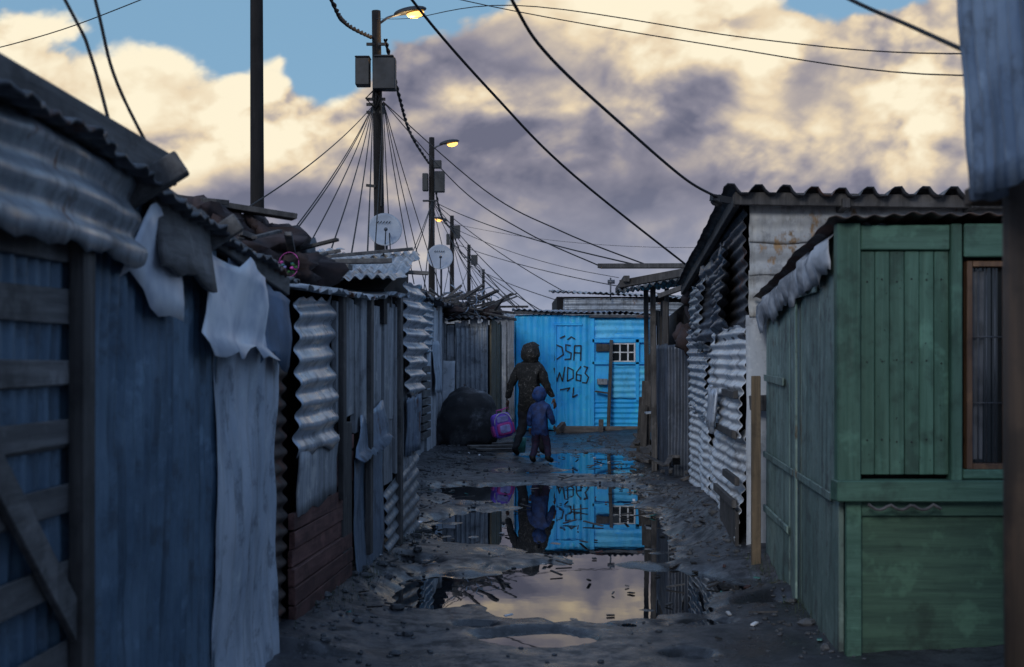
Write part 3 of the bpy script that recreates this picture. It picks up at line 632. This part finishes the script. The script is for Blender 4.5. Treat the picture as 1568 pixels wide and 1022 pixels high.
P3=pole('street_lamp',-2.85,62,8.3,.11); lamp(P3,-2.9,62,7.9,.3,1,-1)
m=MB(); F3=wx(62); m.box(F3,-2.75,-2.45,7.2,7.8,.1,.4,0); m.box(F3,-3.1,-2.95,6.9,7.4,.1,.4,0); m.obj('junction_boxes',M['box'],P3)
P4=pole('utility_pole',-2.64,80,8.45,.12); m=MB(); F4=wx(80); m.box(F4,-2.5,-2.1,7.2,7.8,.1,.4,0); m.obj('junction_box',M['box'],P4)
P5=pole('utility_pole',-2.3,105,8.6,.13)
P0=pole('utility_pole',-3.14,16,9.5,.082,(.03,0))
WG=group('overhead_wires',(0,15,4))
a1=(-2.66,24.95,6.42); a1r=(-2.46,24.95,6.5); a2=(-2.5,40.9,6.5); a3=(-2.8,62,7.0); a4=(-2.6,80,7.2)
thick=[([(-2.4,6,6.0),(-1.25,8.5,4.86),(-.77,10,4.38),(-.13,11.2,3.86),(.6,12.5,3.37),(2.12,15,2.60)],.0115),
 ([(-.8,4,4.2),(-.3,5.3,3.72),(0,6.5,3.42),(.22,7.3,3.31),(.76,8.6,3.14),(1.29,9.7,2.96),(1.6,10.15,2.88)],.010),
 ([(.9,5.2,3.3),(1.16,4.5,2.88),(1.26,4.15,2.70),(1.27,3.65,2.5)],.007),
 ([(-2.2,5.0,3.9),(-1.71,5,3.01),(-1.61,5,2.79),(-1.49,4.9,2.44)],.007),
 ([(-1.85,5.2,3.8),(-1.66,5.2,3.07),(-1.57,5.2,2.73),(-1.36,5.2,2.32)],.007)]
wires('service_cables',thick,WG)
thin=[([(-4,17,7.3),(-2.2,15,6.2),(-.47,12,4.92),(1.58,10,4.02),(2.57,7.5,3.26),(3.3,5,2.9)],.005),
 ([(-2.6,25,8.1),(-1.4,18,6.3),(0,12,4.87),(1.83,10,4.08),(2.68,8,3.5),(3.6,5.5,3.0)],.005),
 ([(-1.6,12,5.7),(-3.41,12,4.92),(-4.6,12,4.51),(-6.5,12,4.1)],.005),
 ([a1r,(-.47,21.5,4.39),(.72,19,3.46),(1.84,17,2.80)],.010),
 ([a1r,(-.9,22,4.5),(.2,19.5,3.5),(1.16,17.2,2.83)],.009)]
for e in [(-2.6,12.2,2.95),(-1.95,11.6,2.72),(-1.9,12,2.6),(-1.68,12.1,2.62),(-1.5,12.2,2.6),(-2.2,12.2,2.62),(-1.35,12.2,2.6)]: thin.append((sag(a1,e,.12),.0080))
for e in [(-1.8,17,2.75),(-1.7,18.5,2.72),(-1.5,20,2.75),(-1.4,21.5,2.7),(-1.2,23.5,2.6)]: thin.append((sag(a1r,e,.1),.0085))
for e in [(-1.9,22,2.75),(-1.6,23.5,2.7),(-1.0,24.8,2.6),(-.4,25.5,2.6),(-2.2,24,2.8),(.5,28.2,2.65),(.1,28.4,2.7),(1.3,31.9,3.2),(-1.5,26.5,2.8),(1.7,17.4,2.85)]: thin.append((sag(a2,e,.15),.011))
for e in [(-1.0,34,2.8),(.2,33.5,2.8),(-2.5,44,2.9),(.8,34,2.8),(-.5,47,2.9),(1.0,47,2.9),(4,31.9,3.1)]: thin.append((sag(a3,e,.2),.014))
for e in [(-1.5,60,3.0),(.0,60,3.0),(1.5,60,3.0),(-3.5,64,3),(2.8,41,3.0)]: thin.append((sag(a4,e,.2),.017))
thin.append((sag((-2.5,41,6.0),(2.6,31.8,3.55),.25),.008))
thin.append((sag((-2.8,62,7.9),(12,52,6.2),.6),.010))
wires('house_drops',thin,WG)
tw=[]
for ph in (0,math.pi):
    for base in ([(-2.9,15,7.6),(-2.9,21,7.37),(-2.92,23,7.5),(-2.68,25,7.74)],[(-2.42,25,7.7),(-2.5,29,7.4),(-2.54,33,7.22),(-2.58,40.9,7.65)],[(-2.5,41,7.5),(-2.7,50,7.0),(-2.8,62,7.6)],[(-2.85,62,7.6),(-2.7,71,7.1),(-2.64,80,7.7)],[(-2.64,80,7.7),(-2.3,105,7.9)]):
        P=[V(p) for p in base]; out=[]
        for i in range(len(P)-1):
            p0=P[max(i-1,0)];p1=P[i];p2=P[i+1];p3=P[min(i+2,len(P)-1)]
            for q in range(24):
                tt=q/24; c=.5*((2*p1)+(p2-p0)*tt+(2*p0-5*p1+4*p2-p3)*tt*tt+(3*p1-p0-3*p2+p3)*tt**3)
                an=(i*24+q)*1.1+ph; out.append(c+V((math.cos(an),0,math.sin(an)))*.022)
        tw.append(out)
m=MB()
for o in tw: m.tube(o,.022,6,cap=False)
m.obj('twisted_cables',M['wire'],WG,True)
def dish(x,y,z,r,zb,yaw):
    g=group('satellite_dish',(x,y,z)); m=MB(); rot=Matrix.Rotation(yaw,3,'Z')@Matrix.Rotation(-.35,3,'X')
    n=28
    for i in range(9):
        rr=r*i/8
        for q in range(n):
            a=2*math.pi*q/n; m.v.append(V((x,y,z))+rot@V((rr*math.cos(a)*.95,-(i/8)**2*r*.22,rr*math.sin(a))))
    for i in range(8):
        for q in range(n): m.f.append((i*n+q,i*n+(q+1)%n,(i+1)*n+(q+1)%n,(i+1)*n+q)); m.mi.append(0)
    m.obj('reflector',M['dish'],g,True,solid=.008)
    m=MB(); m.tube([V((x,y+.06,z)),V((x+.02,y+.1,z-.1)),V((x+.02,y+.1,zb))],.02,8)
    m.tube([V((x,y,z))+rot@V((0,-.05,-r*.9)),V((x,y,z))+rot@V((0,-r*1.1,-r*.45))],.009,6)
    m.ball(V((x,y,z))+rot@V((0,-r*1.1,-r*.42)),(.03,.045,.03),0,8,6)
    m.obj('mast_and_lnb',M['steel'],g,True)
    m=MB()
    for i in range(5): m.beam(V((x,y,z))+rot@V((-r*.4+i*r*.16,-.062*r/.3,r*.38)),V((x,y,z))+rot@V((-r*.4+i*r*.16+.02,-.062*r/.3,r*.50)),.008,.012)
    m.obj('maker_mark',M['box'],g)
dish(-1.95,20,3.56,.275,2.6,.15)
dish(-1.38,25,3.52,.26,2.5,.1)
# ------------------------------------------------------------------ people
def skin(J,Ed,root,sub=2):
    names=list(J); me=bpy.data.meshes.new('sk'); me.from_pydata([J[n][0] for n in names],[(names.index(a),names.index(b)) for a,b in Ed] ,[])
    o=bpy.data.objects.new('sk',me); scene.collection.objects.link(o)
    md=o.modifiers.new('Skin','SKIN'); md.use_smooth_shade=True
    for i,n in enumerate(names):
        r=J[n][1]; sv=me.skin_vertices[0].data[i]; sv.radius=(r,r) if not isinstance(r,tuple) else r; sv.use_root=(n==root)
    ss=o.modifiers.new('S','SUBSURF'); ss.levels=sub; ss.render_levels=sub
    dg=bpy.context.evaluated_depsgraph_get(); dg.update()
    ev=bpy.data.meshes.new_from_object(o.evaluated_get(dg))
    vs=[v.co.copy() for v in ev.vertices]; fs=[tuple(p.vertices) for p in ev.polygons]
    bpy.data.objects.remove(o); bpy.data.meshes.remove(ev); return vs,fs
def headfn(s):
    def f(p,d):
        x,y,z=p/s
        if d.y>0:
            y+= .022*math.exp(-((x/.018)**2)-((z+.012)/.025)**2)
            y-= .010*math.exp(-(((abs(x)-.034)/.018)**2)-((z-.014)/.014)**2)
            y+= .007*math.exp(-((x/.024)**2)-((z+.056)/.009)**2)
        if z<-.03: x*=1+ (z+.03)*3.2
        return V((x,y,z))*s
    return f
def hand(mb,w,dirv,nrm,thumbside,s,mi,curl=.5):
    dirv=V(dirv).normalized(); nrm=V(nrm).normalized(); side=dirv.cross(nrm).normalized()*thumbside
    w=V(w)
    J={'a':(w,.024*s),'b':(w+dirv*.05*s,(.036*s,.017*s)),'c':(w+dirv*.09*s,(.036*s,.015*s))}
    vs,fs=skin(J,[('a','b'),('b','c')],'a',1); mb.add(vs,fs,mi)
    for k,(off,L) in enumerate([(.028,.072),(.010,.082),(-.009,.077),(-.027,.06)]):
        p=w+dirv*.075*s+side*off*s; d=dirv.copy(); pts=[p]
        for q in range(3):
            pts.append(pts[-1]+d*L*s*(.45,.32,.23)[q]+(dirv*.02*s if q==0 else V((0,0,0)))); d=(d+nrm*curl).normalized()
        JJ={str(i):(pt,.0095*s*(1-.12*i)) for i,pt in enumerate(pts)}
        vs,fs=skin(JJ,[('0','1'),('1','2'),('2','3')],'0',1); mb.add(vs,fs,mi)
    p=w+dirv*.03*s+side*.02*s; JJ={'0':(p,.013*s),'1':(p+(side*.03+dirv*.025)*s,.011*s),'2':(p+(side*.04+dirv*.055+nrm*.012)*s,.009*s)}
    vs,fs=skin(JJ,[('0','1'),('1','2')],'0',1); mb.add(vs,fs,mi)
def figure(name,ox,oy,oz,S,J,Ed,mats,matfn,byaw,yaw,hood,hands,headc,hs):
    g=group(name,(ox,oy,0)); O=V((ox,oy,oz)); BR=Matrix.Rotation(byaw,3,'Z')
    vs,fs=skin({k:(V(c)*S,tuple(x*S for x in r) if isinstance(r,tuple) else r*S) for k,(c,r) in J.items()},Ed,'pelvis',2)
    out=[]
    for v in vs:
        q=V((nz(v.x*9,v.y*9,v.z*14),nz(v.x*9+5,v.y*9,v.z*14),0))*.022*S
        if v.z>.16*S: v=v+q
        out.append(O+BR@v)
    mb=MB(); mb.v=out; mb.f=list(fs); mb.mi=[matfn(sum((vs[i] for i in f),V())/len(f)/S) for f in fs]
    rot=Matrix.Rotation(yaw,3,'Z')
    hc=O+BR@(V(headc)*S)
    mb.ball(hc,(.078*hs,.098*hs,.122*hs),0,28,20,rot=rot,mi=3,fn=headfn(hs))
    for sx in (-1,1): mb.ball(hc+rot@V((sx*.08*hs,0,0)),(.012*hs,.022*hs,.032*hs),0,8,6,rot=rot,mi=3)
    for sx in (-1,1): mb.ball(hc+rot@V((sx*.033*hs,.088*hs,.014*hs)),(.012*hs,.008*hs,.007*hs),0,8,6,rot=rot,mi=4)
    for h in hands: hand(mb,O+BR@(V(h[0])*S),BR@V(h[1]),BR@V(h[2]),h[3],S,3,h[4])
    mb.obj('body',mats,g,True)
    hb=MB(); hb.ball((0,0,0),(1,1,1),0,30,22)
    vv=[]
    for v in hb.v:
        d=V(v); q=1+.12*nz(d.x*2,d.y*2,d.z*2+S)
        p=V((d.x*hood[0],d.y*hood[1]-.012*hs,d.z*hood[2]))*q
        if d.z<-.5: p.x*=1-.25*(-d.z-.5)
        vv.append(hc+rot@(p+V((0,-.01,.015*hs))))
    hb2=MB(); hb2.v=vv
    for f in hb.f:
        c=sum((V(hb.v[i]) for i in f),V())/4
        if c.y>.55 and c.z>-.75 and c.z<.62: continue
        hb2.f.append(f); hb2.mi.append(0)
    hb2.obj('hood',mats[0],g,True,solid=.015)
    return g
adJ={'pelvis':((0,0,.88),(.19,.145)),'spine':((0,.01,1.08),(.175,.14)),'chest':((0,.03,1.28),(.195,.15)),'neck':((0.005,.05,1.46),.085),'head':((.01,.06,1.56),.07),
 'shR':((.19,.03,1.375),.09),'elR':((.27,.06,1.12),.068),'wrR':((.32,.20,.93),.042),
 'shL':((-.19,.02,1.375),.09),'elL':((-.29,-.05,1.13),.068),'wrL':((-.36,-.02,.90),.042),
 'hiR':((.09,.02,.80),.105),'knR':((.11,.22,.47),.074),'anR':((.12,.20,.10),.05),'toR':((.14,.38,.045),(.045,.04)),
 'hiL':((-.09,-.01,.80),.105),'knL':((-.11,.02,.47),.074),'anL':((-.13,-.24,.13),.05),'toL':((-.14,-.08,.045),(.045,.04))}
adE=[('pelvis','spine'),('spine','chest'),('chest','neck'),('neck','head'),('chest','shR'),('shR','elR'),('elR','wrR'),('chest','shL'),('shL','elL'),('elL','wrL'),
 ('pelvis','hiR'),('hiR','knR'),('knR','anR'),('anR','toR'),('pelvis','hiL'),('hiL','knL'),('knL','anL'),('anL','toL')]
def matA(c):
    if c.z>.70: return 0
    if c.z>.13: return 1
    return 2
figure('woman_in_camouflage_jacket',.27,20.9,.03,1.03,adJ,adE,[M['camo'],M['trous'],M['black'],M['skin'],M['white']],matA,-.5,-1.25,(.135,.165,.168),
  [((.325,.21,.915),(.12,.15,-1),(-1,.2,0),-1,.35),((-.365,-.015,.885),(-.1,.05,-1),(1,0,0),1,.9)],(.025,.08,1.60),1.0)
chJ={k:(tuple(c),r) for k,(c,r) in adJ.items()}
chJ.update({'head':((.0,.05,1.58),.09),'pelvis':((0,0,.86),(.19,.16)),'spine':((0,.01,1.04),(.20,.16)),'chest':((0,.03,1.26),(.20,.16)),
 'elR':((.27,.08,1.08),.085),'wrR':((.28,.2,.92),.06),'shR':((.18,.03,1.33),.105),'shL':((-.18,.03,1.33),.105),'elL':((-.27,.0,1.08),.085),'wrL':((-.27,.05,.86),.06),
 'knR':((.14,.14,.44),.095),'knL':((-.13,.06,.44),.095),'anR':((.18,.06,.10),.075),'toR':((.24,.24,.06),(.07,.06)),'anL':((-.13,-.18,.12),.075),'toL':((-.14,.0,.06),(.07,.06)),'hiR':((.1,.02,.76),.13),'hiL':((-.1,-.01,.76),.13)})
def matC(c):
    if c.z>.68: return 0
    if c.z>.17: return 1
    return 2
figure('child_in_blue_jacket',.42,19.7,.03,.63,chJ,adE,[M['jblue'],M['trouc'],M['black'],M['skin'],M['white']],matC,-.4,-1.0,(.10,.105,.115),
  [((.285,.22,.905),(.05,.3,-1),(-1,.2,0),-1,.4),((-.275,.055,.845),(-.05,.1,-1),(1,0,0),1,.5)],(.0,.06,1.62),.86)
BP=group('school_backpack',(-.13,21.0,.5)); m=MB()
rot=Matrix.Rotation(-.22,3,'Y')@Matrix.Rotation(.35,3,'Z'); c=V((-.16,21.02,.53))
def rb(cc,rad,mi,e=.45):
    def f(p,d): return V((math.copysign(abs(d.x)**e,d.x)*rad[0],math.copysign(abs(d.y)**e,d.y)*rad[1],math.copysign(abs(d.z)**e,d.z)*rad[2]))
    m.ball(c+rot@V(cc),(1,1,1),0,28,18,rot=rot,mi=mi,fn=f)
rb((0,0,0),(.165,.09,.20),0); rb((0,-.085,-.06),(.125,.045,.10),1); rb((0,-.12,-.06),(.09,.02,.065),2); rb((-.16,0,-.07),(.03,.06,.09),1); rb((.16,0,-.07),(.03,.06,.09),1)
rb((0,-.085,.10),(.10,.02,.05),2)
m.tube([c+rot@V((-.15*math.cos(a),-.095,.03+.17*math.sin(a))) for a in [q*.26 for q in range(13)]],.008,6,mi=3)
m.tube([c+rot@V((-.05,0,.19)),c+rot@V((-.04,.0,.25)),c+rot@V((.04,0,.25)),c+rot@V((.05,0,.19))],.009,6,mi=1)
for sx in (-.08,.08): m.tube([c+rot@V((sx,.08,.17)),c+rot@V((sx,.16,.1)),c+rot@V((sx,.17,-.08)),c+rot@V((sx*1.3,.09,-.17))],.018,6,mi=1)
m.tube([c+rot@V((.03,0,.24)),V((-.075,21.06,.82))],.01,6,mi=1)
m.obj('bag',[M['purple'],M['pink'],M['lilac'],M['white']],BP,True)
m=MB(); m.tube([(.13,21.6,.05),(.13,21.6,.30)],.09,16,.11); m.obj('plastic_bucket',M['teal'],None,True)
# litter
m=MB()
cl=[M['white'],M['red'],M['teal'],M['lilac'],M['woodgx'],M['black']]
for i in range(140):
    y=U(7.2,22); x=random.choice([U(-1.2,-.5),U(1.3,1.9),U(-.6,1.6)])
    if y<12.3: x=max(x,-1.87+.08*y+.05)
    z=max(gh(x,y),0)+.008; a=U(0,6); L=U(.02,.06)
    m.beam((x,y,z),(x+L*math.cos(a),y+L*math.sin(a),z+U(0,.015)),L*U(.4,.8),.008,mi=random.choice([0,1,2,4,4,4,5,5,5,5,5,5]))
m.obj('litter',cl)
m=MB()
for i in range(90):
    y=U(8,24); x=random.choice([U(-1.0,-.6),U(1.4,1.85),U(.2,1.6)]); z=max(0,gh(x,y))+.012; a=U(0,6); L=U(.06,.3); m.beam((x,y,z),(x+L*math.cos(a),y+L*math.sin(a),z+.02),U(.008,.03),.01)
m.obj('sticks',M['woodgd'])
m=MB(); m.box(FB,7.4,9.3,-.02,.10,.03,.16,.02); m.obj('concrete_footing',plain('concrete',(.16,.17,.18),.8),None,bevel=.02)
m=MB()
for i in range(700):
    k=random.choice([(-1.0,9.2),(-1.02,10.6),(1.82,8.2),(1.85,9.5),(-.85,11.5),(-1.1,8.3)]); x=k[0]+random.gauss(0,.06); y=k[1]+random.gauss(0,.3); z=gh(x,y)-.01; h=U(.03,.09); a=U(0,6)
    d=V((math.cos(a),math.sin(a),0))
    m.add([(x,y,z),(x+d.y*.004,y-d.x*.004,z),(x+d.x*h*.5,y+d.y*h*.5,z+h)],[(0,1,2)])
m.obj('grass_tufts',plain('weed_green',(.04,.07,.025),.7))
# ------------------------------------------------------------------ clouds : a far curved cloud bank standing on the horizon
rng=np.random.RandomState(23); perm=rng.permutation(512); ang=rng.rand(512)*2*np.pi; GX=np.cos(ang); GY=np.sin(ang)
def perlin(x,y):
    xi=np.floor(x).astype(int); yi=np.floor(y).astype(int); xf=x-xi; yf=y-yi
    def gr(ix,iy,fx,fy):
        h=perm[(perm[ix%512]+iy)%512]; return GX[h]*fx+GY[h]*fy
    s=xf*xf*xf*(xf*(xf*6-15)+10); tt=yf*yf*yf*(yf*(yf*6-15)+10)
    a=gr(xi,yi,xf,yf); b=gr(xi+1,yi,xf-1,yf); c=gr(xi,yi+1,xf,yf-1); d=gr(xi+1,yi+1,xf-1,yf-1)
    return (a+(b-a)*s)*(1-tt)+(c+(d-c)*s)*tt
def fbm(x,y,o,g=.5,bil=False):
    r=0;a=1
    for i in range(o):
        n=perlin(x+i*17.3,y+i*9.1); r=r+a*((np.sqrt(n*n+.006)*2-.5) if bil else n*1.4); a*=g; x,y=(x*1.7-y*1.1),(x*1.1+y*1.7)
    return r
az=np.linspace(-.80,.80,1400); vv=np.linspace(-.01,.46,420)
AZ,VV=np.meshgrid(az,vv); UU=np.tan(AZ); VG=VV/np.cos(AZ)
def ss(x,a,b): t_=np.clip((x-a)/(b-a),0,1); return t_*t_*(3-2*t_)
def field(u,v):
    x=u*7+40; y=v*10+40
    wx_=fbm(x*1.1+5,y*1.1,2)*.10; wy_=fbm(x*1.1,y*1.1+9,2)*.10
    return .8*fbm(x*.9+wx_,y*.9+wy_,6,.47)+.55*fbm(x*1.9+wx_,y*1.9+wy_,6,.5,True)
f0=field(UU,VG); f1=field(UU-.016,VG+.020); f2=field(UU-.005,VG+.006)
mu,sd=f0.mean(),f0.std(); h=(f0-mu)/sd; r1=(f0-f1)/sd; r2=(f0-f2)/sd
det=ss(fbm(UU*5+3,VG*9+7,3),-.5,.5)       # where the cloud is crisp, elsewhere it is hazy
def blob(cx,cy,rx,ry): return 1-np.sqrt(((UU-cx)/rx)**2+((VG-cy)/ry)**2)
gap=np.maximum.reduce([blob(-.235,.300,.17,.095),blob(-.135,.255,.06,.065),blob(-.085,.275,.11,.045)*.9,blob(.27,.300,.12,.045)*.9,blob(-.5,.33,.2,.1),blob(.55,.33,.2,.1)])
alpha=ss(.34+.17*h-np.clip(gap,-.3,1)*2.0,-.04,.18)
lit=.95*ss(blob(-.31,.21,.25,.12),0,.55)+.45*ss(blob(-.185,.195,.09,.065),0,.7)+.68*ss(blob(.25,.20,.23,.11),0,.75)+.70*ss(blob(.13,.270,.20,.065),0,.7)+.50*ss(blob(.01,.1975,.09,.022),0,.6)
dk=.60*ss(blob(.135,.195,.06,.04),0,.8)+.28*ss(blob(-.06,.17,.12,.08),0,.8)+.45*ss(blob(-.27,.120,.28,.045),0,.8)+.35*ss(blob(.22,.125,.22,.03),0,.8)
lum=.31+lit*.80-dk*.75+(.07+.03*lit)*h+(.07+.13*det)*np.clip(r1,-2,2)*(.5+lit)+.07*np.clip(r2,-2,2)*(det+.3)
stops=[0,.25,.5,.75,1.05]; cc=np.array([(.15,.155,.22),(.26,.25,.31),(.48,.42,.39),(.82,.67,.47),(1.0,.90,.68)])
col=np.stack([np.interp(lum,stops,cc[:,k]) for k in range(3)],-1)
lowf=(1-ss(VG,.01,.15))[...,None]*.8
lavc=np.array([.31,.37,.52])*(1+.08*np.clip(h,-2,2))[...,None]
col=col*(1-lowf)+lavc*lowf
alpha=alpha*(1-ss(np.abs(AZ),.62,.80))*(1-ss(VG,.36,.46)); alpha=np.maximum(alpha,(1-ss(VG,.0,.08))*(1-ss(np.abs(AZ),.62,.80)))
Rr=1100.0; NX,NY=len(az),len(vv)
co=np.stack([np.sin(AZ)*Rr,np.cos(AZ)*Rr,VV*Rr+1.65],-1).reshape(-1,3).astype(np.float32)
me=bpy.data.meshes.new('sky'); me.vertices.add(NX*NY); me.vertices.foreach_set('co',co.ravel())
ii=(np.arange(NY-1)[:,None]*NX+np.arange(NX-1)[None,:]).ravel()
qd=np.stack([ii,ii+1,ii+NX+1,ii+NX],-1).astype(np.int32)
me.loops.add(len(qd)*4); me.loops.foreach_set('vertex_index',qd.ravel())
me.polygons.add(len(qd)); me.polygons.foreach_set('loop_start',np.arange(0,len(qd)*4,4,dtype=np.int32))
me.update(calc_edges=True)
at=me.color_attributes.new('cloud','FLOAT_COLOR','POINT')
at.data.foreach_set('color',np.concatenate([col,alpha[...,None]],-1).reshape(-1).astype(np.float32))
mt=bpy.data.materials.new('cloud_bank'); mt.use_nodes=True; t=NT(mt.node_tree); t.n.clear()
at_=t.new('ShaderNodeAttribute'); at_.attribute_name='cloud'; em=t.new('ShaderNodeEmission'); tr=t.new('ShaderNodeBsdfTransparent'); mx=t.new('ShaderNodeMixShader'); ou=t.new('ShaderNodeOutputMaterial')
t.l.new(at_.outputs['Color'],em.inputs[0]); t.l.new(at_.outputs['Alpha'],mx.inputs[0]); t.l.new(tr.outputs[0],mx.inputs[1]); t.l.new(em.outputs[0],mx.inputs[2]); t.l.new(mx.outputs[0],ou.inputs[0])
try: mt.cycles.emission_sampling='NONE'
except Exception: pass
me.materials.append(mt)
so_=bpy.data.objects.new('sky',me); scene.collection.objects.link(so_)
# ------------------------------------------------------------------ world
wd=bpy.data.worlds.new('World'); scene.world=wd; wd.use_nodes=True
t=NT(wd.node_tree); bg=wd.node_tree.nodes['Background']
sky=t.new('ShaderNodeTexSky'); sky.sky_type='NISHITA'; sky.sun_disc=False; sky.sun_elevation=math.radians(22); sky.sun_rotation=math.radians(200)
gen=t.new('ShaderNodeTexCoord').outputs['Generated']
sp=t.new('ShaderNodeSeparateXYZ'); t.l.new(gen,sp.inputs[0]); gx,gy,gz=sp.outputs
sk=t.mix(1.0,sky.outputs[0],(.08,.08,.08),'MULTIPLY')
blue=t.mix(.8,sk,(.22,.42,.62))
over=t.mix(.8,sk,(.34,.50,.80))
wf=t.m('MULTIPLY',t.mr(gy,.45,.8),t.mr(gz,.30,.6,1,0))
t.l.new(t.mix(wf,over,blue),bg.inputs['Color']); bg.inputs['Strength'].default_value=1.0
sl=bpy.data.lights.new('sun','SUN'); sl.energy=1.05; sl.angle=math.radians(14); sl.color=(1,.98,.95)
so=bpy.data.objects.new('sun',sl); scene.collection.objects.link(so)
dvec=V((-.34,-.9,.0)).normalized()*math.cos(math.radians(22))+V((0,0,math.sin(math.radians(22))))
so.rotation_euler=dvec.to_track_quat('Z','Y').to_euler()
pl=bpy.data.lights.new('lamp_light','POINT'); pl.energy=30; pl.color=(1,.65,.3); pl.shadow_soft_size=.1
po=bpy.data.objects.new('lamp_light',pl); po.location=lp-V((0,0,.1)); scene.collection.objects.link(po); adopt(po,P1)
# camera
cd=bpy.data.cameras.new('camera'); co=bpy.data.objects.new('camera',cd); scene.collection.objects.link(co)
co.location=(0,0,1.65); co.rotation_euler=(math.radians(90),0,0)
cd.sensor_width=36; cd.lens=45.92; cd.shift_y=.0217; cd.clip_end=4000
cd.dof.use_dof=True; cd.dof.focus_distance=17; cd.dof.aperture_fstop=3.6
scene.camera=co
scene.view_settings.view_transform='Standard'; scene.view_settings.look='None'; scene.view_settings.exposure=0
